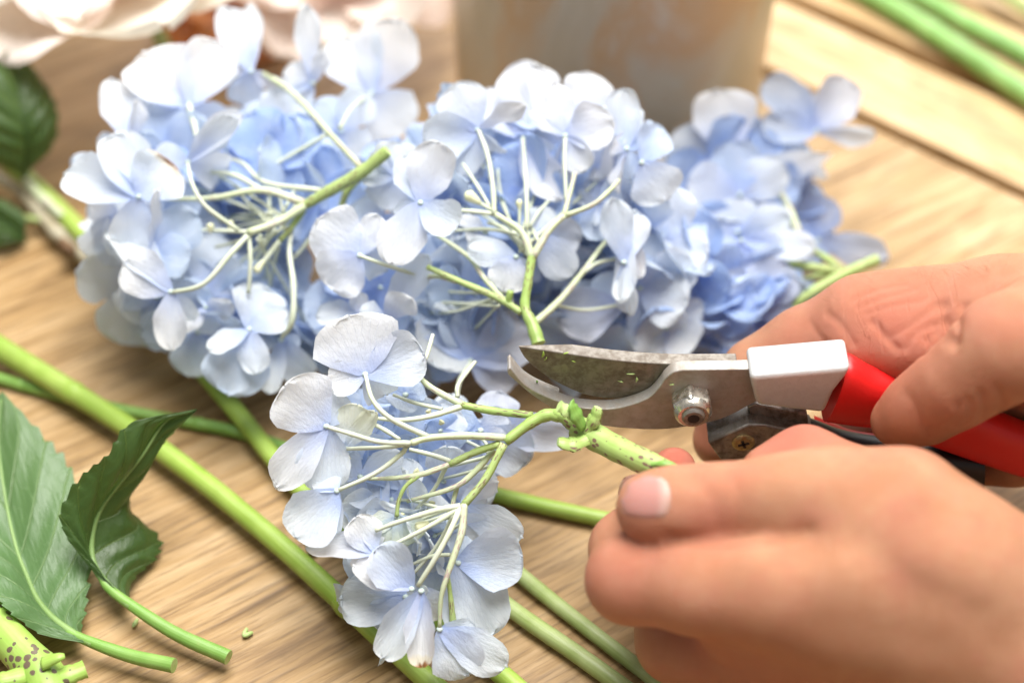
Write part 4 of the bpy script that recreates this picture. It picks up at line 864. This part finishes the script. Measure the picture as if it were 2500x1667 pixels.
# lower handle head with screw
def cc(u, v): return 1200 + u / 1.809, 600 + v / 1.809
jw = plate('lower_head', [cc(*p) for p in [(955, 868), (1135, 790), (1210, 792), (1420, 838), (1440, 900), (1400, 960), (1010, 945)]], -.0030, .0058, M['jaw'], pr, .0006)
sc_c = Q(*cc(1112, 866), -.0030)
scr = disc_stack('screw', [(-.0005, .0034), (.0004, .0034), (.0009, .0029), (.0010, .0024)], sc_c, ax, 26, M['brass'], pr)
for rz in (0.35, 0.35 + math.pi / 2):
    d = np.array([math.cos(rz), 0, math.sin(rz)]); e = np.array([-math.sin(rz), 0, math.cos(rz)]); f = sc_c + ax * .00102
    vs = [f + d * a * .0017 + e * b * .00042 + ax * h for h in (0, .0001) for a, b in ((-1, -1), (1, -1), (1, 1), (-1, 1))]
    mesh('slot', vs, [(0, 1, 2, 3), (4, 5, 6, 7), (0, 1, 5, 4), (1, 2, 6, 5), (2, 3, 7, 6), (3, 0, 4, 7)], M['black'], scr, False)
plate('spring_seat', [cc(*p) for p in [(1128, 712), (1165, 700), (1395, 748), (1400, 790), (1330, 800), (1150, 752)]], .0010, .0062, M['jaw'], pr, .0004)
bar('black_grip', [(1925, 1022, 1900, 1075, .002, .0045), (1985, 1036, 1965, 1092, .002, .005), (2080, 1070, 2050, 1130, .001, .0055), (2230, 1090, 2210, 1160, .001, .0055), (2400, 1110, 2390, 1190, .001, .0055)], M['black'], pr)
bar('red_insert', [(1990, 1034, 1992, 1046, .004, .0042), (2040, 1052, 2040, 1066, .004, .0042), (2090, 1070, 2090, 1086, .004, .0042), (2220, 1088, 2220, 1104, .004, .0042)], M['red'], pr)
# scraps stuck to the blade
rr = random.Random(9)
for i, (u, v, L, mt) in enumerate([(75, 915, .0016, 'stem'), (95, 945, .001, 'stem'), (245, 905, .0011, 'stem'), (300, 968, .0008, 'stem'), (720, 1058, .0016, 'cut'), (760, 1100, .0014, 'cut'), (645, 1115, .0012, 'cut'), (1020, 1135, .0009, 'cut'), (30, 1115, .0008, 'stem_mid')]):
    yo = TH - .0001 if u != 1020 else -.0003
    p = Q(*tp('C2', u, v), yo); a = rr.uniform(0, 3.1); d = np.array([math.cos(a), 0, math.sin(a)]) * L * 1.5
    tag(tube('plant_scrap', [p - d * .5, p + np.array([.0002, -.0003, .0003]), p + d * .5], [.00018, .00036, .00012], M[mt], None, 6, 7, .2, i, .5), ['largest green scrap near the point of the blade', 'small green scrap just under the largest one by the blade point', 'green scrap on the blade right below its bright spine', 'tiniest green speck in the upper half of the blade', 'longest straw coloured sliver on the belly of the blade', 'straw coloured sliver below the longest one on the blade belly', 'thin straw coloured sliver closest to the blade edge', 'yellow speck on the hooked jaw above the nut', 'dark green speck on the hooked jaw near its tip'][i], 'scrap', 'plant scraps on the shears')

# ------------------------------------------------------------------ hands: one continuous skin from a blended distance field
def seg(p, a, b, ra, rb):
    ab = b - a; t = np.clip(((p - a) @ ab) / (ab @ ab), 0, 1)
    return np.linalg.norm(p - a - t[:, None] * ab, axis=1) - (ra + (rb - ra) * t)
def smin(a, b, k):
    h = np.clip(.5 + .5 * (b - a) / k, 0, 1); return b + (a - b) * h - k * h * (1 - h)
def field(groups, dents):
    def f(p):
        p = np.asarray(p); out = None
        for kg, prims in groups:
            g = None
            for a, b, ra, rb, k in prims:
                d = seg(p, a, b, ra, rb); g = d if g is None else smin(g, d, k)
            out = g if out is None else smin(out, g, kg)
        for c, r, amt in dents:          # small hollows and swellings
            q = np.sum((p - c) ** 2, axis=1) / (r * r); out = out + amt * np.exp(-q)
        return out
    return f
def nets(f, lo, hi, h):
    n = np.ceil((hi - lo) / h).astype(int) + 1
    ax_ = [lo[i] + h * np.arange(n[i]) for i in range(3)]
    vals = np.empty(n, np.float32)
    Yg, Zg = np.meshgrid(ax_[1], ax_[2], indexing='ij'); yz = np.column_stack([Yg.ravel(), Zg.ravel()])
    CH = 12
    for i0 in range(0, n[0], CH):
        xs = ax_[0][i0:i0 + CH]; pts = np.column_stack([np.repeat(xs, len(yz)), np.tile(yz, (len(xs), 1))])
        vals[i0:i0 + CH] = f(pts).reshape(len(xs), n[1], n[2])
    ins = vals < 0; cs = tuple(n - 1); acc = np.zeros(cs + (3,), np.float32); cnt = np.zeros(cs, np.int32)
    for axis in range(3):
        o1, o2 = [a for a in range(3) if a != axis]
        for d1 in (0, 1):
            for d2 in (0, 1):
                s0 = [None] * 3; s1 = [None] * 3
                s0[axis] = slice(0, n[axis] - 1); s1[axis] = slice(1, n[axis])
                for o, d in ((o1, d1), (o2, d2)): s0[o] = s1[o] = slice(d, n[o] - 1 + d)
                a = vals[tuple(s0)]; b = vals[tuple(s1)]; m = (a < 0) != (b < 0); t = np.where(m, a / np.where(m, a - b, 1), 0)
                off = np.zeros(cs + (3,), np.float32); off[..., axis] = t; off[..., o1] = d1; off[..., o2] = d2
                acc += off * m[..., None]; cnt += m
    act = cnt > 0; idx = -np.ones(cs, int); idx[act] = np.arange(act.sum()); I = np.argwhere(act)
    V_ = lo + h * (I + acc[act] / cnt[act][:, None]); F = []
    for axis in range(3):
        o1, o2 = (axis + 1) % 3, (axis + 2) % 3
        s0 = [slice(1, n[k] - 1) for k in range(3)]; s1 = [slice(1, n[k] - 1) for k in range(3)]; s0[axis] = slice(0, n[axis] - 1); s1[axis] = slice(1, n[axis])
        a = ins[tuple(s0)]; b = ins[tuple(s1)]
        for flag in (0, 1):
            E = np.argwhere((a & ~b) if flag == 0 else (~a & b)); E = E + np.array([0 if k == axis else 1 for k in range(3)])
            def at(d1, d2):
                J = E.copy(); J[:, o1] -= d1; J[:, o2] -= d2; return idx[J[:, 0], J[:, 1], J[:, 2]]
            q = np.column_stack([at(1, 1), at(0, 1), at(0, 0), at(1, 0)]); F.append(q if flag == 0 else q[:, ::-1])
    F = np.vstack(F); F = F[(F >= 0).all(1)]
    return V_, F
def cast(f, px, py, d0, d1):
    r = ray(px, py); d = d0
    for _ in range(60):
        v = float(f((CAM + r * d)[None])[0])
        if v < .00003: break
        d += v * .8
        if d > d1: break
    return CAM + r * d
def hand(name, label, groups, dents, reds, creases, h, base, grooves=()):
    f = field(groups, dents); pts = np.array([q for _, g in groups for a, b, ra, rb, k in g for q in (a, b)]); rad = max(max(p[2], p[3]) for _, g in groups for p in g)
    lo = pts.min(0) - rad - .006; hi = pts.max(0) + rad + .006
    Vv, F = nets(f, lo, hi, h)
    if grooves:
        e = 3e-4; G = np.column_stack([f(Vv + e * k) - f(Vv - e * k) for k in np.eye(3)]); G /= np.linalg.norm(G, axis=1)[:, None] + 1e-12; off = np.zeros(len(Vv))
        for line, r, amt in grooves:
            L = catmull([cast(f, x * V, y * V, .38, .62) for x, y in line], 8 * len(line)); dd = np.full(len(Vv), 9.)
            for a_, b_ in zip(L[:-1], L[1:]): dd = np.minimum(dd, seg(Vv, a_, b_, 0, 0))
            off += amt * np.exp(-(dd / r) ** 2)
        Vv = Vv - G * off[:, None]
    root = thing(name, label, 'hand', tuple(base))
    o = mesh('skin', Vv, F, M['skin'], root, True)
    red = np.zeros(len(Vv))
    for c, r, amt in reds: red += amt * np.exp(-np.sum((Vv - c) ** 2, axis=1) / (r * r))
    at = o.data.attributes.new('redness', 'FLOAT', 'POINT'); at.data.foreach_set('value', np.clip(red, 0, 1))
    cre = np.zeros(len(Vv))
    for c, r, amt in creases: cre += amt * np.exp(-np.sum((Vv - c) ** 2, axis=1) / (r * r))
    at = o.data.attributes.new('crease', 'FLOAT', 'POINT'); at.data.foreach_set('value', np.clip(cre, 0, 1))
    sm = o.modifiers.new('smooth', 'SMOOTH'); sm.iterations = 2; sm.factor = .4
    return root, o, f
def nail(parent, f, cx, cy, ux, uy, vx, vy, d0, lift=.0004):
    n = 11; vs = []; fs = []; uv = []
    for i in range(n):
        for j in range(n):
            u = -1 + 2 * i / (n - 1); v = -1 + 2 * j / (n - 1)
            su = u * math.sqrt(1 - .36 * v * v); sv = v * math.sqrt(1 - .36 * u * u)
            p = cast(f, cx + su * ux + sv * vx, cy + su * uy + sv * vy, d0, d0 + .12); e = 1e-4
            g = nrm([float((f((p + e * k)[None]) - f((p - e * k)[None]))[0]) for k in np.eye(3)])
            m = max(abs(u), abs(v)); uv.append((.5 + u / 2, .5 + v / 2)); vs.append(p + g * (lift if m < .95 else -lift * .8))
    for i in range(n - 1):
        for j in range(n - 1): a = i * n + j; fs.append((a, a + 1, a + n + 1, a + n))
    o = mesh('fingernail', vs, fs, M['nail'], parent, True, uv); s = o.modifiers.new('sub', 'SUBSURF'); s.levels = s.render_levels = 1; return o
def pv(x, y, d, r): return PV(x, y, d), r * V * d / FP
def chain(pts, k): return [(pts[i][0], pts[i + 1][0], pts[i][1], pts[i + 1][1], k) for i in range(len(pts) - 1)]
# --- left hand, in front, holding the stalk
th = chain([pv(1496, 1166, .457, 82), pv(1560, 1166, .456, 88), pv(1660, 1158, .456, 86), pv(1790, 1150, .454, 96), pv(1900, 1160, .454, 122)], .006)
ix = chain([pv(1448, 1330, .462, 94), pv(1600, 1345, .452, 104), pv(1760, 1360, .446, 118), pv(1950, 1385, .444, 150)], .006) + chain([pv(1448, 1330, .462, 94), pv(1440, 1260, .478, 78), pv(1500, 1180, .489, 66)], .006)
md = chain([pv(1560, 1470, .484, 92), pv(1760, 1490, .474, 112), pv(2000, 1520, .468, 150)], .006) + chain([pv(1560, 1470, .484, 92), pv(1530, 1330, .496, 76), pv(1530, 1150, .499, 64), pv(1548, 1078, .496, 52)], .006)
rg = chain([pv(1690, 1610, .505, 92), pv(1860, 1610, .496, 112), pv(2080, 1620, .488, 150)], .008) + chain([pv(1690, 1610, .505, 92), pv(1700, 1450, .512, 76)], .006)
bk = chain([pv(1900, 1160, .454, 118), pv(2060, 1200, .450, 160), pv(2200, 1340, .447, 200), pv(2420, 1500, .450, 245), pv(2800, 1740, .460, 260)], .009) + \
     chain([pv(1860, 1250, .452, 92), pv(2000, 1280, .446, 130), pv(2150, 1330, .444, 170)], .010) + chain([pv(1700, 1420, .462, 96), pv(1900, 1440, .458, 130), pv(2100, 1470, .456, 170)], .010) + \
     chain([pv(1950, 1385, .446, 138), pv(2200, 1440, .450, 190), pv(2480, 1560, .460, 240)], .009) + chain([pv(2000, 1520, .468, 140), pv(2250, 1580, .474, 200), pv(2500, 1660, .482, 250)], .012) + \
     chain([pv(2080, 1620, .488, 140), pv(2300, 1680, .492, 200)], .009) + chain([pv(1760, 1085, .476, 60), pv(1850, 1058, .476, 66), pv(1960, 1120, .470, 100)], .009)
dl = [(PV(1840, 1228, .436), .009, .0016), (PV(1660, 1215, .441), .006, .0009), (PV(1780, 1110, .438), .011, -.0008), (PV(1600, 1290, .434), .010, .0006), (PV(2080, 1330, .420), .016, .0008), (PV(1940, 1300, .425), .012, -.0008)]
rl = [(PV(1448, 1330, .455), .016, .5), (PV(1492, 1166, .450), .011, .35), (PV(1548, 1065, .492), .012, 1.0), (PV(1830, 1030, .475), .016, .9), (PV(1640, 1200, .445), .008, .5), (PV(1760, 1550, .46), .03, .45)]
lh, lsk, lf = hand('hand', 'blurred left fist in front, pinching the speckled stem under its thumb', [(.0, th), (.0018, ix), (.010, md), (.010, rg), (.008, bk)], dl, rl, [(PV(1690, 1120, .44), .010, .5), (PV(1900, 1250, .43), .012, .3)], .0013, PV(2600, 1600, .45),
    [([(1600, 1100), (1640, 1150), (1650, 1215)], .0016, .0006), ([(1680, 1095), (1700, 1150), (1690, 1210)], .0016, .0005), ([(1540, 1235), (1640, 1255), (1760, 1245), (1860, 1222)], .0022, .0010), ([(1980, 1250), (2080, 1330), (2230, 1400)], .006, .0012), ([(1780, 1290), (1950, 1300), (2150, 1290)], .008, -.0010), ([(1900, 1450), (2100, 1460), (2350, 1470)], .008, .0010)])
nail(lh, lf, 1482 * V, 1141 * V, 64 * V, 2 * V, 0, 55 * V, .40)
# --- right hand, behind, working the shears
def qv(x, y, off, r): p = QV(x, y, off / 1000); return p, r * V * dep(p) / FP
t2 = chain([qv(2058, 968, -13, 58), qv(2120, 935, -15, 74), qv(2200, 880, -17, 88), qv(2310, 800, -16, 112), qv(2430, 760, -8, 140)], .008)
i2 = chain([qv(1655, 1010, 15, 64), qv(1690, 930, 20, 68), qv(1745, 862, 24, 76), qv(1850, 800, 26, 84), qv(1985, 740, 26, 98), qv(2110, 735, 24, 104)], .008)
b2 = chain([qv(2110, 735, 24, 104), qv(2300, 730, 16, 120), qv(2500, 760, 10, 160), qv(2750, 790, 8, 185)], .014) + chain([qv(2430, 760, -8, 140), qv(2560, 800, 2, 170)], .014) + chain([qv(1960, 800, 14, 44), qv(2090, 800, 10, 50), qv(2200, 790, 6, 60)], .014)
m2 = chain([qv(1975, 1010, 18, 62), qv(2050, 960, 24, 70), qv(2200, 900, 26, 86), qv(2400, 850, 20, 100)], .008) + chain([qv(1975, 1010, 18, 62), qv(1960, 1090, 8, 60), qv(2000, 1140, -4, 54)], .006)
r2 = chain([qv(2150, 1090, 14, 62), qv(2260, 1010, 22, 72), qv(2420, 920, 22, 96)], .008) + chain([qv(2230, 1060, 12, 50), qv(2330, 1055, 8, 50), qv(2480, 1030, 8, 60)], .008)
d2 = [(QV(2185, 790, -4 / 1000), .008, .0020), (QV(2150, 760, 2 / 1000), .008, .0010), (QV(2120, 800, .0), .006, -.0008), (QV(2010, 770, .004), .007, .0008), (QV(1900, 700, .02), .010, -.0007), (QV(2180, 850, -.028), .010, -.0005)]
rl2 = [(QV(1620, 1010, .01), .014, .5), (QV(1990, 790, .01), .030, .25), (QV(2120, 800, .0), .026, .25), (QV(2100, 690, .0), .03, .2), (QV(1990, 690, .01), .022, .25), (QV(1780, 800, .015), .014, .25), (QV(1990, 1040, .0), .02, .4)]
rh, rsk, rf = hand('hand', 'sharper right hand gripping the red handles of the shears', [(.0, i2), (.004, m2), (.004, r2), (.010, b2), (.0035, t2)], d2, rl2, [(QV(1960, 700, .01), .020, .6), (QV(2080, 740, .005), .022, .6), (QV(2170, 770, 0), .018, .6), (QV(2230, 950, -.02), .012, .8)], .00092, QV(2700, 800, .01),
    [([(1960, 690), (2020, 665), (2080, 655)], .0010, .0004), ([(1975, 705), (2040, 680), (2100, 665)], .0010, .0005), ([(1990, 722), (2060, 700), (2120, 690)], .0010, .0004), ([(2005, 740), (2030, 770), (2060, 800)], .0012, .0008), ([(2050, 770), (2100, 740), (2150, 700)], .0011, .0006), ([(2080, 800), (2110, 760), (2150, 745)], .0011, .0006), ([(2120, 815), (2130, 780), (2150, 765)], .0011, .0006),
     ([(2165, 700), (2170, 740), (2190, 790)], .0018, .0011), ([(2215, 705), (2200, 740), (2196, 780)], .0016, .0008), ([(1900, 720), (1930, 745), (1960, 790)], .0012, .0005), ([(1860, 740), (1880, 770), (1900, 790)], .0012, .0004),
     ([(2180, 985), (2200, 960), (2200, 930)], .0012, .0006), ([(2215, 975), (2230, 950), (2225, 920)], .0012, .0007), ([(2250, 965), (2262, 940), (2255, 905)], .0012, .0007), ([(2290, 950), (2300, 920), (2290, 890)], .0012, .0006), ([(2080, 905), (2100, 930), (2125, 990)], .0016, .0003)])
# fine hairs on the back of the right hand
rr = random.Random(3); hv = []; hf = []
for k in range(60):
    x = rr.uniform(1760, 2345); yb = np.interp(x, [1740, 1830, 1900, 1990, 2130, 2352], [765, 705, 678, 641, 624, 604]) + abs(rr.gauss(0, 12)) + 3
    p = cast(rf, x * V, yb * V, .40, .62)
    if abs(float(rf(p[None])[0])) > .001: continue
    e = 1e-4; g = nrm([float((rf((p + e * q)[None]) - rf((p - e * q)[None]))[0]) for q in np.eye(3)])
    L = rr.uniform(.0022, .0055); s = nrm(np.array([rr.uniform(-1.0, .3), .2, rr.uniform(-.1, .4)]))
    v, f, _ = tube_data([p - g * .0003, p + g * L * .22 + s * L * .35, p + g * L * .34 + s * L * .75, p + g * L * .3 + s * L * 1.1], [.000022, .00002, .000016, .000008], 4, 6)
    b = len(hv); hv += v; hf += [tuple(i + b for i in q) for q in f]
if hv:
    ho = mesh('hair', hv, hf, M['hair'], rh); ho['kind'] = 'stuff'
